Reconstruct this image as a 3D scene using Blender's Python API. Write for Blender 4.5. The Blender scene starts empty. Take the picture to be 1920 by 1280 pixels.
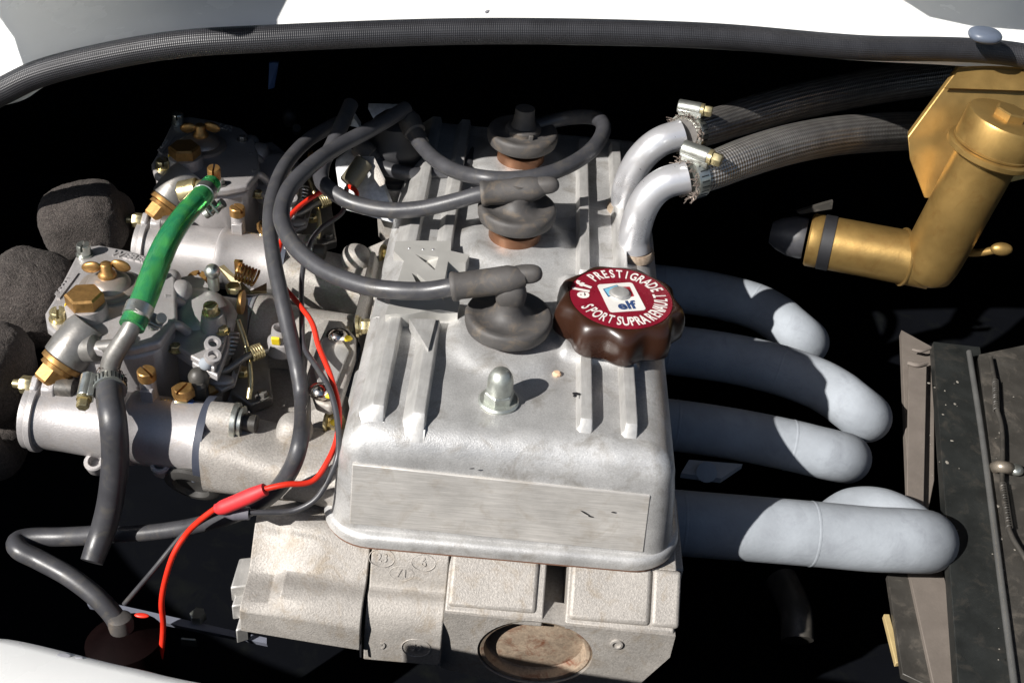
import bpy, bmesh, math, random
from mathutils import Vector as V, Matrix as M, noise
R = math.radians
random.seed(4)
S = 0.0073                       # one working unit in metres

# ---------------------------------------------------------------- camera, sky, sun
sc = bpy.context.scene
FPX, TH, YAW, ROLL, D0 = 2200.0, R(37.5), R(1.2), R(6.0), 80.5
fw = V((math.sin(YAW)*math.cos(TH), math.cos(YAW)*math.cos(TH), -math.sin(TH)))
r0 = V((math.cos(YAW), -math.sin(YAW), 0)); u0 = r0.cross(fw)
cr = r0*math.cos(ROLL) + u0*math.sin(ROLL)
cu = u0*math.cos(ROLL) - r0*math.sin(ROLL)
CAM = fw*-D0
cam = bpy.data.cameras.new('camera'); cam_o = bpy.data.objects.new('camera', cam)
sc.collection.objects.link(cam_o)
cam.sensor_width = 36; cam.lens = 36*FPX/1920; cam.clip_start = 0.01; cam.clip_end = 200
cam_o.matrix_world = M(((cr.x, cu.x, -fw.x, CAM.x*S), (cr.y, cu.y, -fw.y, CAM.y*S), (cr.z, cu.z, -fw.z, CAM.z*S), (0, 0, 0, 1)))
sc.camera = cam_o

SUN = V((1.0, 0.83, -0.95)).normalized()       # direction the light travels
w = bpy.data.worlds.new('World'); sc.world = w; w.use_nodes = True
nt = w.node_tree
sky = nt.nodes.new('ShaderNodeTexSky'); sky.sky_type = 'NISHITA'; sky.sun_disc = False
sky.sun_elevation = math.asin(-SUN.z); sky.sun_rotation = math.atan2(-SUN.x, -SUN.y)
bg = nt.nodes['Background']; bg.inputs[1].default_value = 0.05
nt.links.new(sky.outputs[0], bg.inputs[0])
sun = bpy.data.lights.new('sun', 'SUN'); sun.energy = 5.0; sun.angle = R(0.53); sun.color = (1, 0.965, 0.92)
sun_o = bpy.data.objects.new('sun', sun); sc.collection.objects.link(sun_o)
sun_o.rotation_euler = SUN.to_track_quat('-Z', 'Y').to_euler()
sc.view_settings.view_transform = 'Standard'; sc.view_settings.look = 'None'
sc.view_settings.exposure = 0.6; sc.view_settings.gamma = 1

# ---------------------------------------------------------------- helpers
def G(px, py, z):                # point of the height z that the photograph shows at px, py
    d = fw*FPX + cr*(px-960) - cu*(py-640)
    return CAM + d*((z-CAM.z)/d.z)
def GY(px, py, y):
    d = fw*FPX + cr*(px-960) - cu*(py-640)
    return CAM + d*((y-CAM.y)/d.y)

def nd(t, typ, **kw):
    n = t.nodes.new(typ)
    for k, v in kw.items():
        if k in n.inputs: n.inputs[k].default_value = v
        else: setattr(n, k, v)
    return n
def base(name, col, rough, metal=0.0, **kw):
    m = bpy.data.materials.new(name); m.use_nodes = True
    b = m.node_tree.nodes['Principled BSDF']
    b.inputs['Base Color'].default_value = (*col, 1); b.inputs['Roughness'].default_value = rough
    b.inputs['Metallic'].default_value = metal
    for k, v in kw.items(): b.inputs[k].default_value = v
    return m, m.node_tree, b
def coords(t, scale=(1, 1, 1), uv=False):
    c = t.nodes.new('ShaderNodeTexCoord'); mp = t.nodes.new('ShaderNodeMapping')
    mp.inputs['Scale'].default_value = scale
    t.links.new(c.outputs['UV' if uv else 'Object'], mp.inputs[0]); return mp.outputs[0]
def ramp(t, fac, stops):
    r = t.nodes.new('ShaderNodeValToRGB'); e = r.color_ramp.elements
    while len(e) < len(stops): e.new(0.5)
    for el, (p, c) in zip(e, stops):
        el.position = p; el.color = (*c, 1) if len(c) == 3 else c
    t.links.new(fac, r.inputs[0]); return r.outputs[0]
def mix(t, fac, a, b, mode='MIX'):
    n = t.nodes.new('ShaderNodeMix'); n.data_type = 'RGBA'; n.blend_type = mode
    for s, v in ((n.inputs[0], fac), (n.inputs[6], a), (n.inputs[7], b)):
        if hasattr(v, 'is_linked'): t.links.new(v, s)
        elif isinstance(v, tuple): s.default_value = (*v, 1)
        else: s.default_value = v
    return n.outputs[2]
def noi(t, co, scale, detail=4, rough=0.55, dist=0.0):
    n = nd(t, 'ShaderNodeTexNoise', Scale=scale, Detail=detail, Roughness=rough, Distortion=dist)
    t.links.new(co, n.inputs['Vector']); return n.outputs['Fac']
def bump(t, b, h, strength, dist=0.0003, chain=None):
    n = nd(t, 'ShaderNodeBump', Strength=strength, Distance=dist)
    t.links.new(h, n.inputs['Height'])
    if chain: t.links.new(chain, n.inputs['Normal'])
    t.links.new(n.outputs[0], b.inputs['Normal']); return n.outputs[0]

def surf(name, col, rough, metal=0.0, grain=900, gstr=0.2, blot=60, dirt=None, damt=0.5, spread=0.12, gd=0.0003, stretch=(1, 1, 1), fine=0.0, **kw):
    """generic worn surface: grainy relief, blotchy tone, dirt patches"""
    m, t, b = base(name, col, rough, metal, **kw)
    co = coords(t, stretch); cu_ = coords(t)
    n1 = noi(t, cu_, blot, 5, 0.6)
    lo = tuple(c*(1-spread) for c in col); hi = tuple(min(1, c*(1+spread)) for c in col)
    c = ramp(t, n1, [(0.3, lo), (0.7, hi)])
    if fine:
        n4 = noi(t, co, grain*0.8, 3, 0.7)
        f = ramp(t, n4, [(0.3, (1-fine,)*3), (0.7, (1+fine*0.4,)*3)])
        c = mix(t, 1.0, c, f, 'MULTIPLY')
    if dirt:
        n2 = noi(t, cu_, blot*1.7, 8, 0.68, 0.6)
        f = ramp(t, n2, [(0.52, (0, 0, 0)), (0.72, (damt,)*3)])
        c = mix(t, f, c, dirt)
    t.links.new(c, b.inputs['Base Color'])
    n3 = noi(t, co, grain, 3, 0.6)
    rr = ramp(t, n1, [(0.25, (max(0.03, rough-0.08),)*3), (0.75, (min(1, rough+0.1),)*3)])
    t.links.new(rr, b.inputs['Roughness'])
    if gstr: bump(t, b, n3, gstr, gd)
    return m

ALU = surf('cast_aluminium', (0.56, 0.555, 0.545), 0.42, 0.5, grain=1500, gstr=0.45, blot=38, dirt=(0.22, 0.19, 0.15), damt=0.65, spread=0.2, fine=0.2)
ALUD = surf('dirty_cast_aluminium', (0.40, 0.375, 0.345), 0.62, 0.35, grain=1100, gstr=0.6, blot=45, dirt=(0.24, 0.18, 0.11), damt=0.6, spread=0.12, fine=0.25, gd=0.0004)
ALUC = surf('carburettor_alloy', (0.42, 0.40, 0.395), 0.45, 0.4, grain=1400, gstr=0.35, blot=50, dirt=(0.36, 0.30, 0.24), damt=0.4, fine=0.12)
ALUM = surf('machined_aluminium', (0.56, 0.55, 0.53), 0.5, 0.6, grain=500, gstr=0.25, blot=70, dirt=(0.36, 0.33, 0.28), damt=0.35, stretch=(1, 0.12, 1), fine=0.15)
BRUSH = surf('brushed_aluminium', (0.52, 0.50, 0.47), 0.5, 0.3, grain=1500, gstr=0.4, blot=45, dirt=(0.30, 0.25, 0.19), damt=0.5, stretch=(0.05, 1, 1), fine=0.2)
PIPE = surf('silver_paint', (0.60, 0.60, 0.62), 0.30, 0.6, grain=700, gstr=0.06, blot=60, spread=0.05, dirt=(0.4, 0.33, 0.27), damt=0.25)
ZINC = surf('zinc_plate', (0.52, 0.54, 0.50), 0.33, 0.9, grain=500, gstr=0.1, blot=200, dirt=(0.35, 0.28, 0.2), damt=0.35)
ZINCD = surf('dull_zinc', (0.46, 0.48, 0.44), 0.46, 0.8, grain=600, gstr=0.25, blot=150, spread=.2, dirt=(0.28, 0.24, 0.18), damt=0.5)
DULL = surf('dull_grey_metal', (0.24, 0.23, 0.215), 0.42, 0.6, grain=600, gstr=0.2, blot=120, dirt=(0.14, 0.12, 0.09), damt=0.5)
YZINC = surf('yellow_passivated_zinc', (0.62, 0.53, 0.30), 0.3, 0.85, grain=500, gstr=0.1, blot=260, dirt=(0.30, 0.20, 0.08), damt=0.5)
BRASS = surf('old_brass', (0.42, 0.24, 0.085), 0.42, 0.8, grain=700, gstr=0.15, blot=300, dirt=(0.16, 0.08, 0.03), damt=0.6)
COPPER = surf('copper_tube', (0.19, 0.09, 0.048), 0.42, 0.6, grain=500, gstr=0.2, blot=200, dirt=(0.20, 0.13, 0.08), damt=0.6)
GOLD = surf('gold_anodised', (0.375, 0.238, 0.078), 0.40, 0.75, grain=900, gstr=0.2, blot=34, spread=0.2, dirt=(0.26, 0.13, 0.035), damt=0.65, stretch=(1, 1, 0.2))
RUB = surf('black_rubber', (0.047, 0.047, 0.052), 0.40, 0, grain=900, gstr=0.15, blot=80, dirt=(0.085, 0.078, 0.068), damt=0.8, spread=0.2)
BOOT = surf('dusty_rubber', (0.066, 0.061, 0.058), 0.62, 0, grain=800, gstr=0.25, blot=70, dirt=(0.155, 0.12, 0.085), damt=0.75, spread=0.25)
FOAM = surf('filter_foam', (0.056, 0.046, 0.041), 0.95, 0, grain=1300, gstr=1.0, blot=700, dirt=(0.17, 0.15, 0.13), damt=0.8, gd=0.0012, spread=0.5, fine=0.4)
BLACK = surf('black_paint', (0.012, 0.012, 0.014), 0.55, 0, grain=400, gstr=0.1, blot=40)
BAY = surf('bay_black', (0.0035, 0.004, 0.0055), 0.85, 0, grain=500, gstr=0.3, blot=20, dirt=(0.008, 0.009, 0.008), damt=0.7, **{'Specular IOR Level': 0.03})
BAKE = surf('bakelite_brown', (0.028, 0.011, 0.006), 0.30, 0, grain=200, gstr=0.03, blot=60)
WHITE = surf('white_paint', (0.80, 0.80, 0.78), 0.25, 0, grain=100, gstr=0.0, blot=25, spread=0.02)
CERAM = surf('white_heat_coating', (0.29, 0.315, 0.345), 0.8, 0, grain=500, gstr=0.5, blot=42, spread=0.14, dirt=(0.21, 0.225, 0.25), damt=0.6)
RAIL = surf('dusty_black_steel', (0.055, 0.051, 0.045), 0.45, 0.15, grain=700, gstr=0.3, blot=45, dirt=(0.16, 0.14, 0.118), damt=0.8, spread=0.3)
RAILD = surf('dark_steel', (0.022, 0.024, 0.023), 0.35, 0.2, grain=600, gstr=0.15, blot=60, spread=0.3)
BEIGE = surf('dusty_strut', (0.17, 0.145, 0.125), 0.7, 0.1, grain=700, gstr=0.3, blot=50, dirt=(0.14, 0.12, 0.10), damt=0.6)
WOOD = surf('yellow_edge', (0.42, 0.32, 0.15), 0.7, 0, blot=100)
RED = surf('red_wire', (0.62, 0.028, 0.012), 0.38, 0, blot=100, gstr=0.05)
REDS = surf('red_sleeve', (0.62, 0.03, 0.035), 0.55, 0, blot=100, gstr=0.1)
REDD = surf('red_coil', (0.014, 0.003, 0.003), 0.5, 0, blot=60)
BLUE = surf('blue_paint', (0.02, 0.05, 0.14), 0.4, 0)
YEL = surf('yellow_mark', (0.75, 0.55, 0.02), 0.5, 0)
GALV = surf('galvanised_sheet', (0.52, 0.525, 0.53), 0.42, 0.6, grain=260, gstr=0.2, blot=330, spread=0.22)
LABRED = surf('red_label', (0.185, 0.008, 0.020), 0.28, 0, grain=150, gstr=0.05, blot=80, spread=0.18)
LABW = surf('white_print', (0.68, 0.66, 0.62), 0.35, 0, gstr=0)
LABB = surf('blue_print', (0.03, 0.06, 0.16), 0.35, 0, gstr=0)
LABC = surf('light_blue_print', (0.16, 0.42, 0.55), 0.35, 0, gstr=0)
LABR = surf('crimson_print', (0.30, 0.012, 0.022), 0.35, 0, gstr=0)
STONE = surf('tan_grit', (0.62, 0.42, 0.27), 0.8)
RUST = surf('rusty_plug', (0.34, 0.265, 0.195), 0.62, 0.2, grain=700, gstr=0.5, blot=75, dirt=(0.15, 0.05, 0.022), damt=1.0, spread=.3, fine=.3)
SPARK = surf('bright_wire', (0.6, 0.6, 0.6), 0.3, 0.8)

def mat_green():
    m, t, b = base('green_tube', (0.02, 0.34, 0.10), 0.16)
    b.inputs['Transmission Weight'].default_value = 0.62; b.inputs['IOR'].default_value = 1.4
    n = noi(t, coords(t), 110, 3)
    t.links.new(ramp(t, n, [(0.35, (0.03, 0.30, 0.15)), (0.65, (0.10, 0.48, 0.13))]), b.inputs['Base Color'])
    return m
GREEN = mat_green()

def mat_braid(name, c0, c1, nu, nv, strength, metal, rough):
    m, t, b = base(name, c0, rough, metal)
    uv = t.nodes.new('ShaderNodeUVMap'); sp = t.nodes.new('ShaderNodeSeparateXYZ')
    t.links.new(uv.outputs[0], sp.inputs[0])
    def mth(op, a, bb=None):
        n = t.nodes.new('ShaderNodeMath'); n.operation = op
        for i, v in enumerate((a, bb)):
            if v is None: continue
            if hasattr(v, 'is_linked'): t.links.new(v, n.inputs[i])
            else: n.inputs[i].default_value = v
        return n.outputs[0]
    u = mth('MULTIPLY', sp.outputs[0], nu*2*math.pi); v = mth('MULTIPLY', sp.outputs[1], nv*2*math.pi)
    s1 = mth('SINE', mth('ADD', u, v)); s2 = mth('SINE', mth('SUBTRACT', u, v))
    p = mth('MULTIPLY', s1, s2)
    h = mth('ADD', mth('MULTIPLY', p, 0.5), 0.5)
    n1 = noi(t, coords(t), 90, 4)
    c = mix(t, h, c0, c1); c = mix(t, 1.0, c, ramp(t, n1, [(0.3, (0.7,)*3), (0.7, (1.1,)*3)]), 'MULTIPLY')
    t.links.new(c, b.inputs['Base Color']); bump(t, b, h, strength, 0.0008)
    return m
BRAID = mat_braid('braided_steel', (0.20, 0.185, 0.17), (0.58, 0.55, 0.52), 14, 2.2, 0.8, 0.75, 0.33)
TRIM = mat_braid('ribbed_trim', (0.021, 0.021, 0.024), (0.028, 0.028, 0.032), 18, 3.6, 0.35, 0.0, 0.42)

def par_world(p):
    t = V((0, 0, 0))
    while p is not None: t += V(p.location); p = p.parent
    return t
class MB:
    """collects shapes (working units, world position) and links them as one mesh object"""
    def __init__(s): s.b = bmesh.new(); s.uv = s.b.loops.layers.uv.new('UVMap')
    def face(s, vs):
        try: return s.b.faces.new(vs)
        except ValueError: return None
    def poly(s, pts): return s.face([s.b.verts.new(p) for p in pts])
    def loops(s, rings, close=True, cap0=True, cap1=True, uv=None):
        rv = [[s.b.verts.new(p) for p in r] for r in rings]
        n = len(rv[0])
        for i in range(len(rv)-1):
            for j in range(n if close else n-1):
                k = (j+1) % n
                f = s.face((rv[i][j], rv[i][k], rv[i+1][k], rv[i+1][j]))
                if f and uv:
                    for lp, (a, c) in zip(f.loops, ((j, i), (j+1, i), (j+1, i+1), (j, i+1))):
                        lp[s.uv].uv = (a/n, uv[c])
        if cap0: s.face(rv[0][::-1])
        if cap1: s.face(rv[-1])
        return s
    def tube(s, pts, r, seg=12, sub=8, caps=True, smooth=True):
        pts = [V(p) for p in pts]
        rr = list(r) if isinstance(r, (list, tuple)) else [r]*len(pts)
        if smooth and len(pts) > 2:
            P, RR = [], []
            ext = [pts[0]*2-pts[1]] + pts + [pts[-1]*2-pts[-2]]
            for i in range(1, len(ext)-2):
                a, b_, c, d = ext[i-1:i+3]
                for k in range(sub):
                    t = k/sub
                    P.append(0.5*((2*b_)+(c-a)*t+(2*a-5*b_+4*c-d)*t*t+(3*b_-a-3*c+d)*t**3))
                    RR.append(rr[i-1]*(1-t)+rr[i]*t)
            P.append(pts[-1]); RR.append(rr[-1])
        else: P, RR = pts, rr
        ups = None; rings = []; L = 0; uv = []
        for i, p in enumerate(P):
            tg = (P[min(i+1, len(P)-1)]-P[max(i-1, 0)]).normalized()
            if ups is None:
                ups = tg.cross(V((0, 0, 1)))
                if ups.length < 1e-3: ups = V((1, 0, 0))
            ups = (ups-tg*ups.dot(tg)).normalized(); bi = tg.cross(ups)
            if i: L += (p-P[i-1]).length
            uv.append(L)
            rings.append([p+(ups*math.cos(2*math.pi*j/seg)+bi*math.sin(2*math.pi*j/seg))*RR[i] for j in range(seg)])
        return s.loops(rings, True, caps, caps, uv)
    def lathe(s, a, ax, prof, seg=28, ph=0.0, cap0=True, cap1=True):
        a = V(a); ax = V(ax).normalized()
        e = ax.orthogonal().normalized() if abs(ax.z) < 0.99 else V((1, 0, 0))
        e = (e-ax*e.dot(ax)).normalized(); f = ax.cross(e)
        return s.loops([[a+ax*h+(e*math.cos(2*math.pi*j/seg+ph)+f*math.sin(2*math.pi*j/seg+ph))*r for j in range(seg)] for r, h in prof], True, cap0, cap1)
    def cyl(s, a, b_, r, r2=None, seg=24, ch=0.0):
        a = V(a); b_ = V(b_); L = (b_-a).length; r2 = r if r2 is None else r2
        pr = [(r-ch, 0), (r, ch), (r2, L-ch), (r2-ch, L)] if ch else [(r, 0), (r2, L)]
        return s.lathe(a, b_-a, pr, seg)
    def hexn(s, a, ax, r, h, ph=0.0): return s.lathe(a, ax, [(r*0.93, 0), (r, h*0.1), (r, h*0.85), (r*0.88, h)], 6, ph)
    def box(s, c, ex, ey, ez):
        c, ex, ey, ez = V(c), V(ex), V(ey), V(ez)
        q = [c+ex*i+ey*j+ez*k for k in (-1, 1) for i, j in ((-1, -1), (1, -1), (1, 1), (-1, 1))]
        return s.loops([q[:4], q[4:]])
    def prism(s, pts, vec):
        pts = [V(p) for p in pts]; vec = V(vec)
        return s.loops([pts, [p+vec for p in pts]])
    def ball(s, c, rx, ry=None, rz=None, seg=20, rings=12, n=2.0, rot=None, wob=0.0):
        ry = rx if ry is None else ry; rz = rx if rz is None else rz
        pw = lambda v: math.copysign(abs(v)**(2/n), v)
        L = []
        for i in range(1, rings):
            th = math.pi*i/rings-math.pi/2; ring = []
            for j in range(seg):
                a = 2*math.pi*j/seg
                p = V((rx*pw(math.cos(th))*pw(math.cos(a)), ry*pw(math.cos(th))*pw(math.sin(a)), rz*pw(math.sin(th))))
                if wob: p *= 1+wob*noise.noise(p*0.9+V(c))
                if rot: p = rot @ p
                ring.append(V(c)+p)
            L.append(ring)
        return s.loops(L)
    def slot(s, a, ax, r, h, ang=0.0, seg=20, gap=0.16):
        """cheese-head screw whose slot is a real gap between two halves"""
        a = V(a); ax = V(ax).normalized()
        s.lathe(a, ax, [(r, 0), (r, h*0.55)], seg)
        e = ax.orthogonal().normalized() if abs(ax.z) < 0.99 else V((1, 0, 0)); f = ax.cross(e)
        d = e*math.cos(ang)+f*math.sin(ang); q = ax.cross(d)
        for sg in (-1, 1):
            ring = [d*math.cos(t)*r+q*sg*math.sin(t)*r for t in [math.asin(gap)+k*(math.pi-2*math.asin(gap))/8 for k in range(9)]]
            s.loops([[a+ax*h*0.55+p for p in ring], [a+ax*h*0.9+p for p in ring], [a+ax*h+p*0.9 for p in ring]])
        return s
    def spring(s, a, b_, r, wire, turns):
        a, b_ = V(a), V(b_); ax = (b_-a); e = ax.orthogonal().normalized(); f = ax.normalized().cross(e)
        n = int(turns*10)
        return s.tube([a+ax*(i/n)+(e*math.cos(i*0.628)+f*math.sin(i*0.628))*r for i in range(n+1)], wire, 6, smooth=False)
    def build(s, name, mat, parent=None, bev=0.0, ang=38, sub=0, seg=2):
        off = par_world(parent)
        for v in s.b.verts: v.co = v.co*S-off
        bmesh.ops.recalc_face_normals(s.b, faces=s.b.faces)
        me = bpy.data.meshes.new(name); s.b.to_mesh(me); s.b.free()
        me.materials.append(mat)
        for p in me.polygons: p.use_smooth = True
        me.set_sharp_from_angle(angle=R(ang))
        o = bpy.data.objects.new(name, me); sc.collection.objects.link(o)
        if parent: o.parent = parent
        else:
            c = sum((V(b) for b in o.bound_box), V())/8
            me.transform(M.Translation(-c)); o.location = c
        if bev:
            m = o.modifiers.new('bevel', 'BEVEL'); m.width = bev*S; m.segments = seg; m.limit_method = 'ANGLE'; m.angle_limit = R(35)
            m.harden_normals = False
        if sub:
            m = o.modifiers.new('sub', 'SUBSURF'); m.levels = sub; m.render_levels = sub
        return o
def thing(name, label, cat, loc=(0, 0, 0), group=None):
    o = bpy.data.objects.new(name, None); sc.collection.objects.link(o)
    o.location = V(loc)*S; o['label'] = label; o['category'] = cat; o.empty_display_size = 0.01
    if group: o['group'] = group
    return o
def tag(o, label, cat, group=None):
    o['label'] = label; o['category'] = cat
    if group: o['group'] = group
    return o
def struct(o): o['kind'] = 'structure'; return o
def stuff(o): o['kind'] = 'stuff'; return o
def dup(o, par=None, off=(0, 0, 0)):
    c = o.copy(); sc.collection.objects.link(c); c.parent = par
    c.location = V(o.location)+V(off)*S
    for ch in list(o.children): dup(ch, c)
    return c
X, Y, Z = V((1, 0, 0)), V((0, 1, 0)), V((0, 0, 1))
def text_mesh(body, size, offset=0.0, extrude=0.004):
    cv = bpy.data.curves.new('lettering', 'FONT'); cv.body = body; cv.size = size; cv.offset = offset; cv.extrude = extrude
    cv.align_x = 'CENTER'; cv.align_y = 'CENTER'; cv.resolution_u = 3
    o = bpy.data.objects.new('lettering', cv); sc.collection.objects.link(o)
    dg = bpy.context.evaluated_depsgraph_get(); me = bpy.data.meshes.new_from_object(o.evaluated_get(dg))
    bpy.data.objects.remove(o); bpy.data.curves.remove(cv); return me
def put_text(mb, body, size, c, ex, ey, offset=0.0, extrude=0.02, sx=1.0):
    me = text_mesh(body, size, offset, extrude)
    c, ex, ey = V(c), V(ex).normalized(), V(ey).normalized(); ez = ex.cross(ey)
    vs = [mb.b.verts.new(c+ex*(v.co.x*sx)+ey*v.co.y+ez*v.co.z) for v in me.vertices]
    for p in me.polygons: mb.face([vs[i] for i in p.vertices])
    bpy.data.meshes.remove(me)
def plate_xz(mb, outer, holes, y0, y1):
    """upright plate with real holes: outline points are (x, z)"""
    b2 = bmesh.new(); ed = []; L_ = [outer]+holes
    for L in L_:
        v = [b2.verts.new((x, z, 0)) for x, z in L]
        ed += [b2.edges.new((v[i], v[(i+1) % len(v)])) for i in range(len(v))]
    bmesh.ops.triangle_fill(b2, edges=ed, use_beauty=True, use_dissolve=False)
    b2.verts.ensure_lookup_table(); b2.verts.index_update()
    top = [mb.b.verts.new((v.co.x, y1, v.co.y)) for v in b2.verts]
    for f in b2.faces: mb.face([top[v.index] for v in f.verts])
    k = 0
    for L in L_:
        n = len(L); lo = [mb.b.verts.new((x, y0, z)) for x, z in L]
        for i in range(n): mb.face((top[k+i], top[k+(i+1) % n], lo[(i+1) % n], lo[i]))
        k += n
    b2.free()

# ================================================================ SETTING: dark engine bay
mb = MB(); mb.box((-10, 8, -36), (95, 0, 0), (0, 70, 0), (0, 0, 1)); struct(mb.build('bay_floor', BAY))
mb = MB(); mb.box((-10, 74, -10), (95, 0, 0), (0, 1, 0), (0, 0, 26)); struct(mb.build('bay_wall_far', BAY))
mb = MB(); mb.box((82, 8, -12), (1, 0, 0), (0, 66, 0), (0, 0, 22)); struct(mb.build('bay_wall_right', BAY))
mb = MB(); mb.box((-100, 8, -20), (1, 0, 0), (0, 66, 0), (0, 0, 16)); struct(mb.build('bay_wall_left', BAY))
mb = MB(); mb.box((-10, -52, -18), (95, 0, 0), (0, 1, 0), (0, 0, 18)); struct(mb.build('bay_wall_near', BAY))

# faint pressings, bolts and a loom on the far wall
FW = surf('dark_panel', (.014, .016, .022), .6, 0, blot=30, spread=.3)
for z_ in (-2, 5):
    mb = MB(); mb.tube([(-60, 71.6, z_), (60, 71.6, z_)], .9, 12, smooth=False); o = mb.build('wall_pressing', FW, bpy.data.objects['bay_wall_far'])
for k in range(9):
    mb = MB(); mb.hexn(V((-48+12*k+random.uniform(-2, 2), 72.4, random.uniform(-7, 8))), V((0, -1, 0)), .9, .8); mb.build('wall_bolt', ZINC, bpy.data.objects['bay_wall_far'])
mb = MB(); mb.tube([(-58, 70, 6), (-40, 69, 3), (-20, 69.5, 4.5), (0, 69, 2), (25, 69.5, 4), (55, 69, 7)], .9, 12); tag(mb.build('wiring_loom', BLACK), 'dark wiring loom along the far wall behind the engine, in deep shade', 'loom')
# ================================================================ CAR BODY round the opening
car = thing('car_body', 'white painted car bodywork round the open engine bay, black ribbed trim on its far rim', 'car body', (0, 30, 12))
rim = [(-70, 19, -.5), (-62, 18, 2), (-52, 15.5, 5), G(0, 158, 9.5), G(100, 114, 11.6), G(300, 72, 13.9), G(600, 46, 15.1), G(900, 42, 15.2), G(1300, 50, 15.2), G(1600, 73, 14.8), G(1920, 97, 14.3),
       (48, 20.5, 13.8), (60, 14, 13), (66, -5, 12), (64, -22, 11), (54, -34, 10), (34, -38.5, 8), (16, -35, 4.4), G(480, 1290, 3.2), G(240, 1241, 3), G(0, 1192, 2.8), (-17.8, -32.8, 2.6), (-22, -36, 2.4), (-32, -38, 2.2), (-46, -37, 2), (-61, -31, 1), (-73, -18, 0), (-74, 0, -1)]
rim = [V(p) for p in rim]
def closed(pts, sub):
    n = len(pts); out = []
    for i in range(n):
        a, b, c, d = pts[i-1], pts[i], pts[(i+1) % n], pts[(i+2) % n]
        for k in range(sub):
            t = k/sub
            out.append(0.5*((2*b)+(c-a)*t+(2*a-5*b+4*c-d)*t*t+(3*b-a-3*c+d)*t**3))
    return out
rr_ = closed(rim, 10)
cen = V((-8, -12, 0))
def outw(p):
    d = V((p.x-cen.x, (p.y-cen.y)*1.6, 0)); return d.normalized()
rings = []
for d, dz in ((0.5, -1.9), (0.05, -0.9), (0.0, -0.35), (0.25, 0.0), (0.8, 0.25), (3, 0.6), (8, 1.2), (16, 1.8), (30, 1.5), (55, -1), (62, -12)):
    rings.append([p+outw(p)*d+Z*dz for p in rr_])
mb = MB(); mb.loops(rings, True, False, False); mb.build('body_panel', WHITE, car, ang=60)
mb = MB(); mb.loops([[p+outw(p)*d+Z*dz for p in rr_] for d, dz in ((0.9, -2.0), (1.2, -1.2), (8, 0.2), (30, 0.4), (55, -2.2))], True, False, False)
mb.build('bounce_liner', BAY, car, ang=60)  # added black layer, stops the white panel bouncing light into the bay
tr = [G(-700, 300, 0), G(-320, 290, 4), G(-120, 235, 7), G(0, 173, 9.5), G(100, 130, 11.6), G(300, 88, 13.7), G(500, 73, 14.5), G(900, 59, 15), G(1300, 66, 15), G(1600, 89, 14.5), G(1920, 105, 14), (50, 19.2, 13.3), (60, 10, 12.5)]
mb = MB(); mb.tube(tr, .94, 24, 16); mb.build('rubber_trim', TRIM, car)
mb = MB(); mb.ball(G(1847, 66, 16.3), 1.25, 1.1, 0.5, n=2.4); mb.build('rubber_buffer', surf('grey_blue_rubber', (0.09, 0.11, 0.15), 0.45), car)
mb = MB(); mb.ball(G(317, 63, 13.1), 0.16, 0.13, 0.03); mb.build('rust_spot', surf('rust_spot', (0.5, 0.2, 0.04), 0.8), car)
for px, py, a, b in ((913, 22, .12, .35), (982, 15, .14, .55), (120, 1228, .3, .12), (148, 1232, .2, .07), (172, 1248, .12, .06)):
    mb = MB(); mb.ball(G(px, py, 15.55 if py < 200 else 3.1), a, b, 0.02, rot=M.Rotation(R(-20), 3, 'Z') if py < 200 else None, wob=.5); mb.build('paint_chip', surf('chip_grey', (0.25, 0.25, 0.27), 0.6), car)

# ================================================================ CYLINDER HEAD CASTING (below the cover)
head = thing('cylinder_head', 'dirty cast aluminium cylinder head below the valve cover with raised numbers and round plug', 'cylinder head', (-1, -12, -14))
def section(name, x0, x1, prof, mat=ALUD, bev=0.12):
    m_ = MB(); m_.loops([[V((x0, y, z)) for y, z in prof], [V((x1, y, z)) for y, z in prof]])
    return m_.build(name, mat, head, bev=bev, ang=30, seg=3)
def wavy(name, secs, mat=ALUD):
    """secs: list of (x, [(y, z)...]) lofted"""
    m_ = MB(); m_.loops([[V((x, y, z)) for y, z in p] for x, p in secs]); return m_.build(name, mat, head, bev=0.1, ang=32, seg=3)
def sm(prof, k=4):
    P = [V((0, a, b)) for a, b in prof]; out = []
    E = [P[0]*2-P[1]]+P+[P[-1]*2-P[-2]]
    for i in range(1, len(E)-2):
        a, b, c, d = E[i-1:i+3]
        for q in range(k):
            t = q/k; v = 0.5*((2*b)+(c-a)*t+(2*a-5*b+4*c-d)*t*t+(3*b-a-3*c+d)*t**3); out.append((v.y, v.z))
    out.append((P[-1].y, P[-1].z)); return out
tailp = [(-8, -20), (-8, -11.5)]
pA = sm([(-8.0, -9.0), (-10.2, -9.05), (-11.3, -9.95), (-12.6, -11.3), (-13.9, -11.4), (-14.8, -11.9), (-15.4, -12.6)])
lp = [(-15.45, -12.75), (-15.5, -14.7), (-14.6, -15)]
pE = sm([(-8.0, -9.1), (-9.8, -9.3), (-11.2, -10.5), (-12.6, -11.9), (-14.0, -12.2), (-14.9, -12.4), (-15.4, -12.7)])
def up(prof, dz): return [(y, z+dz*min(1, max(0, (-8-y)/7.4))) for y, z in prof]
base_ = lp+[(-8, -20)]
wavy('front_flange_casting', [(-15.9, up(pE+base_, .95)), (-14.2, up(pE+base_, .72)), (-13.4, up(pA+base_, .62)), (-11, up(pA+base_, .32)), (-8.15, pA+base_)])
pM = sm([(-8.0, -9.0), (-10.8, -9.05), (-11.7, -9.5), (-12.3, -10.7), (-12.7, -11.55), (-13.5, -11.6), (-14.3, -12.2), (-14.8, -13.2), (-15.0, -14.4), (-15.2, -16.0)])
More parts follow.
